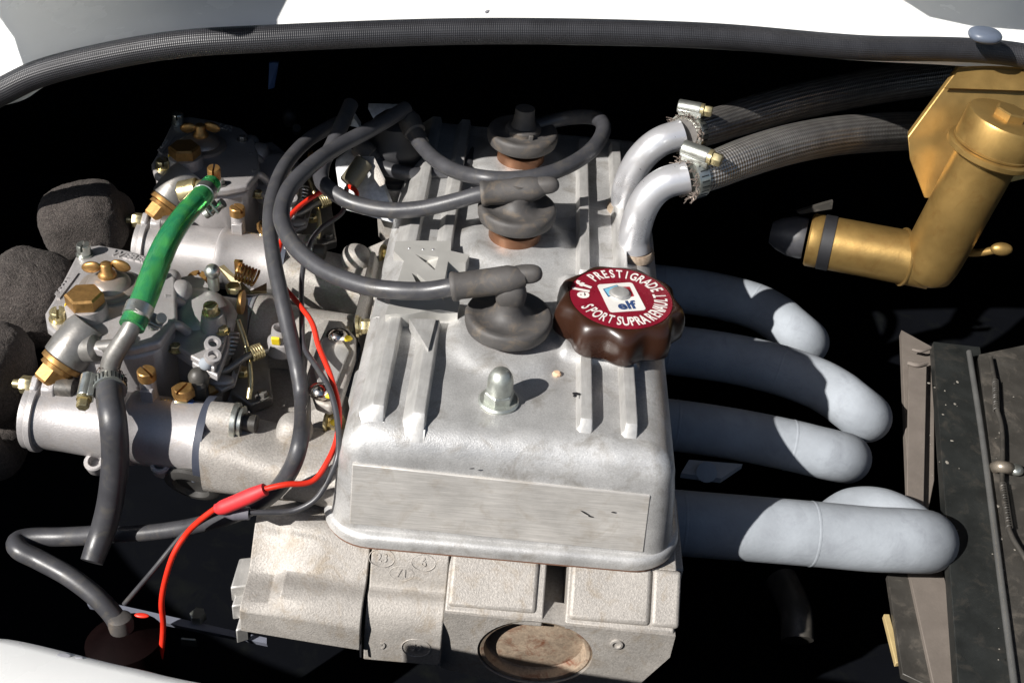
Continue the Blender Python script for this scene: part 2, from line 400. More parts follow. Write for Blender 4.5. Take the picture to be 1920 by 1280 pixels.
wavy('centre_casting', [(-7.95, pM+[(-14, -16.4), (-8, -20)]), (-2.85, pM+[(-14, -16.4), (-8, -20)])])
topp = [(-8, -9.0), (-11.0, -9.2), (-13.9, -11.3), (-14.25, -11.5), (-14.3, -12.2), (-8, -13)]
section('block_top', -2.82, 3.6, topp)
section('block_top', 5.05, 12.2, [(-8, -9.0), (-11.0, -9.25), (-13.9, -11.45), (-14.25, -11.7), (-14.3, -12.2), (-8, -13)])
section('slot_floor', 3.55, 5.1, [(-8, -12.6), (-12.5, -12.7), (-12.5, -13.4), (-8, -13.4)])
# upright front face with a real bore
bc = GY(1003, 1224, -14.4); BZ = 3.28
circ = [(bc.x+3.85*math.cos(a), bc.z+BZ*math.sin(a)) for a in [-2*math.pi*k/48 for k in range(48)]]
def clampz(c): return [(x, max(-16.95, z)) for x, z in c]
m_ = MB(); plate_xz(m_, [(-2.84, -11.5), (3.75, -11.58), (4.95, -11.66), (12.3, -11.8), (12.3, -14.0), (10.7, -17.2), (2, -18.6), (-2.84, -17.2)], [circ], -12.6, -14.4)
m_.build('block_face', ALUD, head, ang=30)
def pad(name, x0, x1, ya, za, yb, zb, h, bev=0.3):
    m_ = MB(); n = V((0, -(zb-za), (yb-ya)));  n = n*(-1 if n.z < 0 else 1); n.normalize()
    q = [V((x0, ya, za)), V((x1, ya, za)), V((x1, yb, zb)), V((x0, yb, zb))]
    m_.loops([[p-n*0.3 for p in q], [p+n*h for p in q]]); return m_.build(name, ALUD, head, bev=bev, ang=50, seg=3)
pad('raised_pad', -2.7, 3.1, -11.05, -9.22, -13.95, -11.38, 0.26)
pad('raised_pad', 5.2, 10.55, -11.05, -9.27, -14.0, -11.55, 0.30)
pad('raised_pad', 10.62, 12.5, -11.05, -9.27, -14.0, -11.55, 0.25)
for x0, x1, yy, zz in ((-16.9, -15.9, -12.6, -12.7), (-16.7, -15.9, -13.4, -13.6), (-16.3, -15.9, -14.3, -14.9)):
    m_ = MB(); m_.box(((x0+x1)/2, yy+1.1, zz-.6), ((x1-x0)/2+.2, .2, 0), (0, 1.3, 0), (0, 0, .7)); m_.build('stepped_lug', ALUM, head, bev=0.12)
m_ = MB(); m_.box((11.9, -7, -10.4), (.9, 0, 0), (0, 3.4, 0), (0, 0, .5)); m_.build('corner_ledge', ALUD, head, bev=0.1)
m_ = MB(); m_.tube([(-8.05, -10.6, -10.35), (-7.95, -12.2, -11.55), (-8.05, -13.6, -11.95), (-8.2, -14.6, -13.0), (-8.1, -15.35, -14.2), (-8.05, -15.6, -15.2)], 0.075, 8); m_.build('gasket_seam', BLACK, head)
# core plug: a pressed steel cup set deep in the bore
pn = V((0, -1, 0)); pc = V((bc.x, -12.75, bc.z))
m_ = MB(); m_.lathe(pc, pn, [(3.84, 0), (3.84, .1), (3.84, 1.4), (3.66, 1.52), (3.45, 1.45), (3.38, 1.1), (3.34, .78), (3.2, .68), (2.6, .74), (1.5, .84), (.1, .88)], 56, cap0=False)
for v in m_.b.verts: v.co.z = bc.z+(v.co.z-bc.z)*BZ/3.85
m_.build('core_plug', RUST, head)
m_ = MB(); m_.lathe(GY(1156, 1206, -14.4), V((0, -1, .05)), [(.42, -.1), (.42, .14), (.28, .16), (.26, .02)], 20); m_.build('drill_boss', ALUD, head)
# raised casting numbers
def onp(px, py):
    best = min(((GY(px, py, a0+(a1-a0)*k/20), b0+(b1-b0)*k/20, math.atan2(b1-b0, a1-a0)) for (a0, b0), (a1, b1) in zip(pM, pM[1:]) for k in range(20)), key=lambda q: abs(q[0].z-q[1]))
    return best[0]-Z*.02, math.atan(math.tan(best[2]))
def emb(body, c, size, tilt, rx=None, ry=None):
    ex = V((1, 0, 0)); ey = V((0, math.cos(tilt), math.sin(tilt))); ez = ex.cross(ey)
    m2 = MB(); put_text(m2, body, size, V(c)+ez*.03, ex, ey, 0.012, 0.035)
    if rx: m2.tube([V(c)+ex*rx*math.cos(a*.2618)+ey*ry*math.sin(a*.2618) for a in range(25)], .035, 6, smooth=False)
    m2.build('casting_number', ALUD, head, ang=30)
emb('23', *[onp(716, 1045)[0], .8, onp(716, 1045)[1]], .85, .6); emb('6', *[onp(794, 1054)[0], .8, onp(794, 1054)[1]], .8, .55); emb('71', *[onp(753, 1074)[0], .8, onp(753, 1074)[1]], .8, .5)
emb('9', (-6.7, -15.06, -14.6), .75, R(80)); emb('59', (-4.5, -15.06, -14.5), .8, R(80), .95, .75)

# ================================================================ VALVE COVER
cov = thing('valve_cover', 'ribbed cast aluminium valve cover in the middle of the engine bay with brushed front face', 'valve cover', (0, 10, -9))
def rrect(x0, x1, y0, y1, r, n=10):
    out = []
    for cx, cy, a in ((x1-r, y0+r, -90), (x1-r, y1-r, 0), (x0+r, y1-r, 90), (x0+r, y0+r, 180)):
        for k in range(n+1): out.append((cx+r*math.cos(R(a+90*k/n)), cy+r*math.sin(R(a+90*k/n))))
    return out
bx0, bx1, by0, by1 = -11.0, 11.75, -11.35, 33.5
rings = []
prof = [(0, -8.6), (.12, -7.6), (.32, -5.5), (.55, -3.4), (.72, -2.5)] + [(.72+2.3*(1-math.cos(a)), -2.5+2.5*math.sin(a)) for a in [R(x) for x in (12, 25, 38, 50, 62, 74, 84, 90)]]
for d, z in prof:
    rings.append([V((x, y, z)) for x, y in rrect(bx0+d, bx1-d, by0+d*0.9, by1-d, max(.06, 2.0-d*.7))])
mb = MB(); mb.loops(rings, True, False, False)
# plateau: bosses round the plug tubes blend into it
def cover_z(x, y):
    z = 0
    for py_ in (-.1, 12.3, 24.5, 36.7):
        d = math.hypot((x+.4)/1.0, (y-py_)/1.0)
        z += 0.75/(1+math.exp((d-3.9)/.32))
    d = math.hypot(x+.6, y+6.6); z += .10/(1+math.exp((d-1.5)/.1))
    # platform under the filler cap
    fx = 1/(1+math.exp(-(x-3.4)/.12)); fy = 1/(1+math.exp(-(y+1.6)/.14))/(1+math.exp((y-8.2)/.14)); fr = 1/(1+math.exp((x-10.4)/.16))
    z += .72*fx*fy*fr
    z += .05*noise.noise(V((x*.5, y*.5, 0)))
    e = min(x-(bx0+3.0), bx1-3.0-x, y-(by0+2.7), by1-2.7-y); return z*min(1, max(0, e/.5))
gx = [bx0+3.02+(bx1-bx0-6.04)*i/150 for i in range(151)]; gy = [by0+2.72+(by1-2.7-by0-2.72)*j/300 for j in range(301)]
vs = [[mb.b.verts.new((x, y, cover_z(x, y)+(.0 if 0 < i < 150 else -.01))) for i, x in enumerate(gx)] for y in gy]
for j in range(300):
    for i in range(150): mb.face((vs[j][i], vs[j][i+1], vs[j+1][i+1], vs[j+1][i]))
mb.build('cover_shell', ALU, cov, ang=70)
fl = []
for d, z in ((.35, -8.82), (-.42, -8.82), (-.54, -8.74), (-.57, -8.4), (-.52, -8.1), (-.36, -7.88), (-.12, -7.78), (.1, -7.82), (.5, -7.9)):
    fl.append([V((x, y, z)) for x, y in rrect(bx0+d, bx1-d, by0+d, by1-d, 2.9-d)])
mb = MB(); mb.loops(fl, True, False, False); mb.build('flange', ALU, cov, ang=50)
mb = MB(); mb.loops([[V((x, y, z)) for x, y in rrect(bx0-.4, bx1+.4, by0-.4, by1, 3.2)] for z in (-9.02, -8.81)]); mb.build('gasket', surf('gasket', (.16, .08, .05), .8), cov)
# brushed flat on the front
mb = MB()
q = [(-9.35, -10.84, -2.45), (9.45, -10.86, -2.85), (9.7, -11.31, -7.55), (-9.45, -11.31, -7.3)]
mb.loops([[V(p)+V((0, .35, 0)) for p in q], [V(p) for p in q]]); mb.build('brushed_face', BRUSH, cov, bev=.06)
def rib(x, y0, y1, lw, lz=0.82, tw=.36, rw=.12):
    m_ = MB(); rg = []
    for y, k in ((y0-1.5, -1.9), (y0-1.1, -.9), (y0-.65, -.1), (y0-.3, .55), (y0-.05, .88), (y0+.3, 1), (y1, 1), (y1+.1, .9), (y1+.5, 0)):
        h = lz*k
        lw_ = lw*max(.5, min(1, .72+.3*k))
        rg.append([V((x-tw-lw_, y, min(-.5, h-.6))), V((x-tw-lw_*.95, y, min(.02, h-.1))), V((x-tw, y, h-.02)), V((x-tw+.06, y, h)), V((x+tw-.06, y, h)), V((x+tw, y, h-.03)), V((x+tw+rw*.9, y, min(.02, h))), V((x+tw+rw, y, min(-.5, h-.6)))])
    m_.loops(rg); return m_.build('rib', ALUM, cov, ang=24, bev=0.03)
rib(-8.05, -8.6, 1.9, .95); rib(-5.45, -9.0, 0.6, .7)
rib(-8.05, 9.2, 30.5, .95); rib(-5.45, 9.4, 30.5, .5)
rib(5.0, -8.1, -2.0, .25); rib(7.85, -8.2, -2.0, .25); rib(5.0, 8.6, 29, .25); rib(7.85, 8.6, 29, .25)
# machined emblem plate between the left ribs
zp = 1.05
def PXY(l, z): return [G(a, b, z) for a, b in l]
outer = [(742, 452), (790, 451), (846, 452), (845, 470), (880, 478), (873, 493), (840, 490), (833, 528), (829, 563), (862, 564), (858, 586), (822, 580), (800, 582), (766, 590), (740, 588), (722, 590), (738, 545), (748, 520), (757, 489), (738, 470)]
holes = [[(778, 476), (822, 482), (815, 506), (800, 494)], [(772, 512), (782, 513), (805, 533), (782, 533)]]
mb = MB()
def plate(mb, outer, holes, z0, z1):
    loops_ = []
    for L in [outer]+holes:
        loops_.append([(G(a, b, z1).x, G(a, b, z1).y) for a, b in L])
    b2 = bmesh.new(); ed = []
    for L in loops_:
        v = [b2.verts.new((x, y, 0)) for x, y in L]
        ed += [b2.edges.new((v[i], v[(i+1) % len(v)])) for i in range(len(v))]
    r = bmesh.ops.triangle_fill(b2, edges=ed, use_beauty=True, use_dissolve=False)
    b2.verts.ensure_lookup_table()
    top = [mb.b.verts.new((v.co.x, v.co.y, z1)) for v in b2.verts]
    b2.verts.index_update()
    for f in b2.faces: mb.face([top[v.index] for v in f.verts])
    k = 0
    for L in loops_:
        n = len(L); lo = [mb.b.verts.new((x+.04, y-.03, z0)) for x, y in L]
        for i in range(n): mb.face((top[k+i], top[k+(i+1) % n], lo[(i+1) % n], lo[i]))
        k += n
    b2.free()
plate(mb, outer, holes, -.1, zp)
for hl in holes: mb.poly([G(a, b, zp)+V((0, 0, -.1-.8*(1-(a-min(q[0] for q in hl))/(max(q[0] for q in hl)-min(q[0] for q in hl))))) for i, (a, b) in enumerate(hl)])
mb.build('emblem_plate', surf('machined_grey', (.50, .49, .46), .55, .45, grain=900, gstr=.15, blot=60, spread=.06), cov)
mb = MB(); plate(mb, [(767, 597), (817, 598), (803, 654)], [], -.1, zp); mb.build('emblem_wedge', ALUM, cov)
mb = MB(); mb.prism([(-8.85, 2.0, -.4), (-8.3, 2.0, .95), (-8.2, 6, .95), (-8.9, 9.5, .8), (-9.9, 9.5, -.6), (-9.9, 2, -.6)], (.45, 0, 0)); mb.build('rib_flank', ALU, cov, bev=.15)
for px, py in ((767, 465.5), (793, 467.5), (812, 467.5)):
    mb = MB(); mb.ball(G(px, py, zp), .1, .1, .06, 10, 6); mb.build('rivet_dot', SPARK, cov)
for px, py, a_, b_, rz in ((1098, 962, .45, .05, -32), (1108, 968, .2, .06, -10), (1150, 960, .12, .05, 0), (885, 878, .16, .04, 10)):
    mb = MB(); c_ = GY(px, py, -11.12); mb.ball(c_, a_, .03, b_, 8, 6, rot=M.Rotation(R(-rz), 3, 'Y'), wob=.6); mb.build('black_scratch', BLACK, cov)
# plug tubes
for y in (-.1, 12.3, 24.5):
    mb = MB(); mb.lathe((-.4, y, 0), Z, [(2.0, 0), (2.0, 1.5), (1.85, 1.55), (1.7, 1.4)], 36); mb.build('plug_tube', COPPER, cov)
# acorn nut
an = V((-.6, -6.55, 0.1))
mb = MB(); mb.lathe(an+Z*.2, Z, [(.98, 0), (1.0, .06), (1.0, .62), (.88, .74)], 6, .3)
mb.lathe(an+Z*.9, Z, [(.84, 0), (.85, .6), (.82, .95), (.72, 1.3), (.55, 1.56), (.3, 1.72), (.06, 1.76)], 28); nut = mb.build('acorn_nut', ZINCD, cov, ang=30, bev=.04)
mb = MB(); mb.lathe(an, Z, [(1.3, 0), (1.33, .12), (1.22, .24), (.9, .24)], 32); mb.build('washer', ZINCD, nut)
mb = MB(); mb.ball(G(1044, 701, .12), .3, .24, .2, 8, 5, wob=.6); tag(mb.build('grit_pebble', STONE), 'tiny tan crumb of grit lying on top of the valve cover', 'crumb')
mb = MB(); mb.ball(G(1081, 738, .86), .26, .12, .04, 8, 5, wob=.9); mb.ball(G(1078, 742, .86), .12, .1, .04, 8, 5, wob=.9); tag(mb.build('dirt_speck', BLACK), 'black dirt speck stuck on the right rib of the valve cover', 'dirt')

# ================================================================ ADDED UNSEEN LID (blocks sky light and shadows the body, leaning over the bay)
t = thing('sky_block_lid', 'unseen white lid with black lining, added above the bay to block sky light', 'lid', (0, 20, 30))
sd = SUN/-SUN.z
edge = [V((x_, 47, 24)) for x_ in (-62, -30, 0, 30, 70)]
rows = [[p+V(((p.x-4)*.002*up, lean, up)) for p in edge] for up, lean in ((0, 0), (6, -3.2), (25, -15), (60, -39), (100, -68), (135, -96))]
def sheet(rows, off):
    m_ = MB(); A = [[p+off[0] for p in r] for r in rows]; B = [[p+off[1] for p in r] for r in rows]
    m_.loops([a_+b_[::-1] for a_, b_ in zip(A, B)]); return m_
sheet(rows, (V((0, 0, 0)), V((0, .35, .25)))).build('sky_block_skin', WHITE, t, ang=60)
sheet(rows, (V((0, -.45, -.3)), V((0, -.06, -.04)))).build('sky_block_lining', BAY, t, ang=60)
for poly_ in ([(24, 128, 11.2), (60, 126, 11.7), (120, 108, 12.5), (220, 80, 13.7), (330, 47, 14.9), (368, 45, 15.2), (384, 52, 15.4), (418, 53, 15.8), (440, 47, 16), (466, 30, 16.1), (500, -12, 16.4), (520, -200, 17), (200, -260, 14), (40, -120, 12), (22, 40, 11.2), (40, 78, 11.2)],
              [(1680, -10, 16.2), (1735, 22, 16), (1810, 34, 16), (1940, 42, 16), (2100, 40, 16), (2100, -200, 17), (1700, -200, 17)]):
    q_ = [G(a, b, c)-sd*9.5 for a, b, c in poly_]
    m_ = MB(); m_.prism(q_, (0, .1, .3)); m_.build('shadow_sheet', WHITE, t)  # added unseen sheets cut to the outlines of shadows on the body

# ================================================================ SPARK PLUG BOOTS AND IGNITION LEADS
def plug_boot(y, label, tilt_pts, lug):
    t = thing('plug_boot', label, 'plug boot', (-.4, y, 1.2), 'spark plug boots on the valve cover')
    c = V((-.4, y, 1.25 if y < 5 else 2.2))
    m = MB(); m.lathe(c, Z, [(1.6, -.3), (1.9, -.3), (1.95, -.12), (2.6, -.05), (2.85, .15), (2.95, .5), (2.98, .95), (2.9, 1.18), (2.72, 1.27), (2.4, 1.2), (1.9, 1.05), (1.5, 1.15), (1.15, 1.45), (.95, 1.9), (.85, 2.5), (.8, 3.2)], 44)
    m.build('boot_cap', BOOT, t, ang=50)
    if tilt_pts:
        a, b_ = V(tilt_pts[0]), V(tilt_pts[1]); d = (b_-a).normalized()
        m = MB(); L = (b_-a).length
        m.lathe(a, d, [(.66, 0), (.92, .0), (1.0, .12), (.98, .35), (.9, .55), (.93, L*.6), (.95, L*.78), (.8, L*.9), (.55, L)], 28)
        m.build('lead_sleeve', BOOT, t, ang=50)
        m = MB(); m.ball(V((-.4, y, 4.0)), 1.05, .92, 1.15, n=2.3); m.ball(V(lug), 1.15, .62, .62, n=2.5, rot=M.Rotation(R(-10), 3, 'Y')); m.build('pull_lug', BOOT, t, ang=60)
    return t
a3, b3 = GY(846, 538, -.3), GY(985, 520, .1)
near_boot = plug_boot(-.1, 'nearest grey plug boot beside the brown oil cap with its lead going left', (a3, b3), GY(985, 514, .3))
a2, b2 = GY(902, 364, 12.1), GY(1022, 352, 12.4)
plug_boot(12.3, 'middle grey plug boot with a lead passing over it', (a2, b2), GY(1020, 348, 12.4))
t1 = plug_boot(24.5, 'farthest grey plug boot with copper tube below, at the shadow edge', None, None)
m = MB(); m.lathe(V((-.4, 24.5, 2.6)), Z, [(1.5, 0), (1.5, 1.1), (1.3, 1.25), (.2, 1.25)], 24); m.box(V((.3, 23.7, 3.0)), (.2, 0, 0), (0, .7, 0), (0, 0, .7)); m.build('boot_stem', BOOT, t1, bev=.08)
def lead(label, pts, r=.62, mat=RUB, cat='ignition lead', grp='black ignition leads', name='ignition_lead', seg=14):
    m = MB(); m.tube(pts, r, seg, 10); o = tag(m.build(name, mat, None, ang=70), label, cat, grp); return o
lead('ignition lead running from the nearest plug boot left and up to the distributor', [a3+V((.8, 0, 0)), GY(848, 538, -.3), GY(800, 545, -.2), GY(740, 544, 0), GY(680, 535, .8), GY(610, 508, 2.5), GY(560, 470, 4.5), GY(534, 430, 6.5), GY(528, 395, 8.5), GY(545, 350, 11), GY(590, 305, 14), GY(640, 272, 17), GY(700, 240, 20), GY(762, 203, 23.5)])
lead('ignition lead curving from the middle plug boot behind the crossing cables', [a2+V((.8, 0, 0)), GY(902, 364, 12.1), GY(850, 378, 12), GY(790, 391, 12), GY(725, 394, 12.2), GY(660, 380, 13), GY(618, 355, 14), GY(602, 335, 15.5), GY(606, 305, 17), GY(622, 275, 18.5), GY(640, 235, 20.5), GY(658, 195, 23)])
lead('looped ignition lead crossing over the middle plug boot to the farthest boot', [GY(762, 232, 23), GY(790, 272, 21), GY(820, 302, 18), GY(860, 323, 16), GY(910, 334, 14.5), GY(960, 336, 14.5), GY(1015, 329, 15), GY(1065, 311, 16.5), GY(1105, 285, 18.5), GY(1128, 255, 21), GY(1130, 232, 23), GY(1110, 220, 25), GY(1060, 222, 26.5), GY(1000, 238, 26), GY(975, 248, 25)])
lead('short ignition lead ending in an upright curl left of the far boot', [GY(688, 287, 22), GY(715, 312, 21.5), GY(760, 325, 21), GY(800, 328, 21.5), GY(840, 326, 22), GY(868, 318, 23), GY(884, 303, 25), GY(886, 288, 27), GY(876, 268, 29.5), GY(872, 262, 31)])
lead('long coil lead looping from the distributor down past the carburettors to the coil', [GY(650, 225, 23), GY(620, 238, 21.5), GY(575, 265, 19), GY(535, 310, 15.5), GY(512, 365, 12), GY(506, 420, 9), GY(512, 480, 6), GY(526, 550, 3), GY(542, 620, .5), GY(558, 690, -2), GY(567, 755, -4), GY(564, 820, -9.2), GY(545, 880, -10.4), GY(505, 930, -10.4), GY(440, 964, -10.4), GY(360, 986, -9.8), GY(280, 998, -9.4), GY(195, 1003, -9)], .56)
lead('coil lead end bending back sharply by the lower left corner of the bay', [GY(195, 1002, -9), GY(120, 1006, -8.5), GY(60, 1007, -8.5), GY(33, 1014, -9), GY(36, 1030, -10), GY(75, 1050, -10.5), GY(130, 1080, -11.5), GY(180, 1118, -12.4), GY(212, 1152, -13), GY(226, 1178, -13.4)], .68)
t = thing('coil', 'round dark ignition coil with its lead plugged in at the lower left', 'ignition coil', GY(235, 1210, -14))
ca = GY(226, 1166, -13.4); cd = (GY(238, 1222, -13.8)-ca).normalized()
m = MB(); m.lathe(ca, cd, [(.5, -.6), (.78, -.4), (.85, .2), (.8, .7), (1.2, .75)], 20); m.build('coil_tower', BOOT, t)
m = MB(); m.lathe(ca+cd*.6, cd, [(1.0, 0), (2.6, .9), (2.7, 2.6), (2.7, 9)], 30); m.build('coil_body', surf('shaded_red_coil', (.004, .0015, .0015), .6, 0, spread=.3, **{'Specular IOR Level': .06}), t)  # red coil coloured near black, its shade put into the colour
m = MB(); m.ball(GY(266, 1153, -14), .5, .2, .12); m.build('wire_tab', RED, t)
# distributor
t = thing('distributor', 'black ignition distributor with grey housing behind the left carburettors', 'distributor', GY(735, 300, 22))
dc = GY(742, 262, 24.0)
m = MB(); m.lathe(dc-Z*3.5, Z, [(2.3, 0), (2.35, .5), (2.1, .7), (2.3, 2.2), (2.5, 2.6), (2.5, 3.2), (2.1, 3.8), (1.9, 5.2), (1.2, 5.8), (.3, 5.9)], 32); m.build('distributor_cap', BLACK, t)
m = MB(); m.lathe(dc-Z*9.5, Z, [(1.3, 0), (1.5, 2.5), (2.4, 4), (2.5, 6)], 30); m.build('distributor_housing', ALUD, t)
for px, py, yy, ex, ey, ez in ((680, 282, 22.2, 706, 303, 21.7), (765, 225, 23.4, 789, 268, 21.3)):
    a_ = GY(px, py, yy); b_ = GY(ex, ey, ez); d = b_-a_
    m = MB(); m.lathe(a_, d, [(.75, -.6), (1.0, .2), (.9, d.length*.55), (.72, d.length*.6), (.68, d.length)], 18); m.build('tower_boot', BOOT, t)
m = MB(); m.prism([GY(690, 204, 26), GY(750, 206, 26), GY(742, 226, 25.6), GY(722, 236, 25.5), GY(702, 226, 25.6)], (0, .4, .3)); m.build('cap_clip', GALV, t)
m = MB(); m.prism([GY(655, 236, 24), GY(664, 222, 24.3), GY(676, 240, 24)], (0, .4, .3)); m.build('cap_clip', GALV, t)
t = thing('condenser', 'small olive cylindrical condenser with red and black wires hanging from it', 'condenser', GY(668, 328, 20))
m = MB(); m.cyl(GY(684, 302, 20.5), GY(653, 345, 19), .78, .82, 20, .08); m.build('condenser_can', surf('olive_metal', (.17, .155, .11), .5, .4), t)
m = MB(); m.prism([GY(678, 300, 20.8), GY(700, 300, 20.6), GY(722, 345, 19.4), GY(712, 350, 19.2)], (0, .25, .2)); m.build('condenser_strap', ALUD, t)
m = MB(); m.prism([GY(628, 310, 21.8), GY(655, 290, 22.5), GY(700, 300, 22.5), GY(737, 395, 19.8), GY(742, 420, 19), GY(640, 392, 20)], (0, .5, .3))
tag(m.build('shield_plate', GALV, None, bev=.05), 'mottled galvanised metal plate standing behind the condenser', 'plate')
# ================================================================ WIRES
def wire(label, pts, r, mat, name='wire', cat='wire'):
    m = MB(); m.tube(pts, r, 10, 10); return tag(m.build(name, mat, None, ang=70), label, cat)
wr = wire('thin red wire curling from the condenser down beside the left edge of the cover', [GY(652, 348, 19.2), GY(668, 360, 18), GY(665, 378, 16.8), GY(652, 376, 16.5), GY(640, 357, 17.5), GY(620, 353, 17.5), GY(585, 370, 16), GY(556, 392, 14.5), GY(538, 415, 13), GY(528, 450, 10.5), GY(520, 490, 8), GY(532, 535, 5), GY(560, 570, 3), GY(585, 605, 1), GY(598, 650, -1), GY(620, 705, -3.5), GY(635, 765, -6), GY(632, 820, -8), GY(614, 865, -9.6), GY(585, 902, -10.8), GY(535, 908, -11.5), GY(493, 917, -11.8)], .195, RED)
wire('red crimp sleeve joining the red wire beside the grey one', [GY(497, 917, -11.8), GY(470, 929, -11.9), GY(420, 950, -12), GY(404, 953, -12)], [.42, .52, .5, .3], REDS, 'crimp_sleeve', 'sleeve')
wire('lower red wire dropping into the dark bay by the coil', [GY(404, 953, -12), GY(375, 975, -12), GY(350, 1000, -11.8), GY(325, 1040, -12.4), GY(309, 1090, -13), GY(303, 1130, -13.4), GY(306, 1170, -13.6), GY(303, 1215, -14), GY(298, 1250, -14.4)], .2, RED)
wire('thin grey and black wire running alongside the red wire to the grey sleeve', [GY(650, 352, 19.0), GY(648, 372, 18), GY(640, 400, 16.5), GY(600, 430, 14), GY(578, 465, 11), GY(566, 520, 8), GY(566, 600, 2), GY(570, 650, -.5), GY(595, 690, -3), GY(618, 730, -5), GY(632, 785, -7), GY(634, 850, -9.2), GY(615, 900, -10.2), GY(590, 937, -10.9), GY(550, 957, -11.3), GY(505, 960, -11.6), GY(468, 960, -11.8)], .2, RUB)
wire('grey crimp sleeve on the black wire below the red sleeve', [GY(468, 962, -11.8), GY(440, 961, -11.8), GY(415, 957, -11.8)], [.42, .48, .3], surf('grey_sleeve', (.11, .105, .125), .55), 'crimp_sleeve', 'sleeve')
wire('thin black wire slanting from the coil up to the long grey lead', [GY(415, 957, -11.8), GY(380, 975, -11.6), GY(340, 1005, -11.5), GY(290, 1065, -12.5), GY(233, 1132, -13.4)], .17, RUB)

# ================================================================ OIL FILLER CAP
t = thing('oil_cap', 'scalloped brown oil filler cap with a round red printed label', 'oil cap', (7.05, 1.4, .8))
cc = V((7.1, 1.5, 0))
def scal(r, z, amp, ph=.1, n=120): return [cc+V((math.cos(a)*(r+amp*math.cos(9*(a+ph))), math.sin(a)*(r+amp*math.cos(9*(a+ph))), z)) for a in [2*math.pi*k/n for k in range(n)]]
m = MB(); m.loops([scal(3.2, .75, .0), scal(4.0, .8, .2), scal(4.28, 1.15, .27), scal(4.32, 1.9, .27), scal(4.25, 2.6, .25), scal(4.08, 3.1, .2), scal(3.82, 3.38, .12), scal(3.62, 3.46, .03), scal(3.56, 3.46, 0), scal(3.54, 3.40, 0), scal(.5, 3.40, 0)]); m.build('cap_knob', BAKE, t, ang=60)
m = MB(); m.lathe(cc+Z*3.4, Z, [(3.5, 0), (3.5, .05), (3.4, .055), (.3, .06)], 72); m.build('label_disc', LABRED, t)
ang0 = math.atan2(.5, 1.7)-R(1)
ex = V((math.cos(ang0), math.sin(ang0), 0)); ey = V((-ex.y, ex.x, 0))
zt = 3.47
lc = cc+Z*zt
def onc(x, y, z=0): return lc+ex*x+ey*y+Z*z
m = MB()
def arc_text(m, body, size, rad, a0, a1, top, off=.02, sx=.72):
    n = len(body)
    for i, ch in enumerate(body):
        if ch == ' ': continue
        a = R(a0+(a1-a0)*(i/(n-1) if n > 1 else 0))
        d = ex*math.cos(a)+ey*math.sin(a); tx = ex*math.sin(a)-ey*math.cos(a)
        c = lc+d*rad
        if top: put_text(m, ch, size, c, tx, d, off, .008, sx)
        else: put_text(m, ch, size, c, -tx, -d, off, .008, sx)
arc_text(m, 'elf', 1.6, 2.72, 168, 142, True, .05, .95)
arc_text(m, 'PRESTIGRADE', 1.3, 2.76, 118, 12, True, .022, .56)
arc_text(m, 'SPORT', 1.3, 2.76, 196, 238, False, .02, .52)
arc_text(m, 'SUPRA', 1.3, 2.76, 250, 287, False, .022, .56)
arc_text(m, 'RENAULT', 1.3, 2.76, 299, 357, False, .02, .52)
m.build('label_lettering', LABW, t, ang=20)
def rr2(w_, h_, r, k=5):
    return [onc(x, y) for x, y in rrect(-w_, w_, -h_, h_, r, k)]
m = MB(); m.loops([[p+Z*0.0 for p in rr2(1.28, 1.62, .25)], [p+Z*.022 for p in rr2(1.28, 1.62, .25)]]); m.build('label_square', LABW, t)
def flat(pts, z0=.024, z1=.034): return [[onc(x, y, z0) for x, y in pts], [onc(x, y, z1) for x, y in pts]]
m = MB(); m.loops(flat([(-1.0, 1.05), (.12, 1.42), (.22, 1.2), (.02, .95), (-.35, .75), (-.5, .2), (-.9, .1)], .024, .032)); m.build('label_mark', LABB, t)
m = MB(); m.loops(flat([(-.92, 1.0), (.08, 1.34), (.14, 1.2), (-.05, 1.0), (-.42, .8), (-.55, .28), (-.82, .2)], .034, .040)); m.build('label_mark', LABC, t)
m = MB(); m.loops(flat([(.22, 1.18), (.95, 1.1), (.92, .0), (.45, -.1), (.5, .7), (.1, .95)], .025, .036)); m.build('label_mark', LABR, t)
m = MB(); put_text(m, 'elf', 1.25, onc(.05, -1.0, .036), ex, ey, .04, .006, 1.05); m.build('label_lettering', LABB, t, ang=20)
m = MB(); m.lathe(onc(0.0, .35), Z, [(.74, 0), (.76, .06), (.70, .12), (.64, .14), (.62, .24), (.56, .28), (.05, .29)], 30); m.build('centre_rivet', ALUM, t)

# ================================================================ COOLANT PIPES AND BRAIDED HOSES
def coolant(label, pts, r):
    t = thing('coolant_pipe', label, 'coolant pipe', pts[0], 'silver elbow pipes on the valve cover')
    m = MB(); m.tube(pts, r, 24, 10); m.build('pipe_elbow', PIPE, t, ang=60)
    m = MB(); m.lathe(pts[0]-Z*.4, Z, [(r[0]+.3, 0), (r[0]+.28, .35), (r[0]+.08, .6)], 24); m.build('weld_ring', RUST, t)
    return t
yA, yB = 12.2, 18.6
pa = [G(1191, 470, .3), G(1190, 440, 1.6), GY(1202, 395, yA+.4), GY(1222, 362, yA+.6), GY(1250, 342, yA+.8), GY(1290, 332, yA+1.0)]
pb = [G(1172, 386, .3), GY(1176, 350, yB), GY(1192, 312, yB), GY(1214, 284, yB), GY(1242, 264, yB+.2), GY(1280, 252, yB+.6)]
coolant('nearer silver painted elbow pipe just behind the brown oil cap', pa, [1.22, 1.22, 1.2, 1.2, 1.2, 1.2]); coolant('farther silver painted elbow pipe behind the nearer elbow', pb, [1.18]*6)
def hose(label, pts, r):
    m = MB(); m.tube(pts, r, 28, 14); return tag(m.build('braided_hose', BRAID, None, ang=70), label, 'braided hose', 'steel braided coolant hoses')
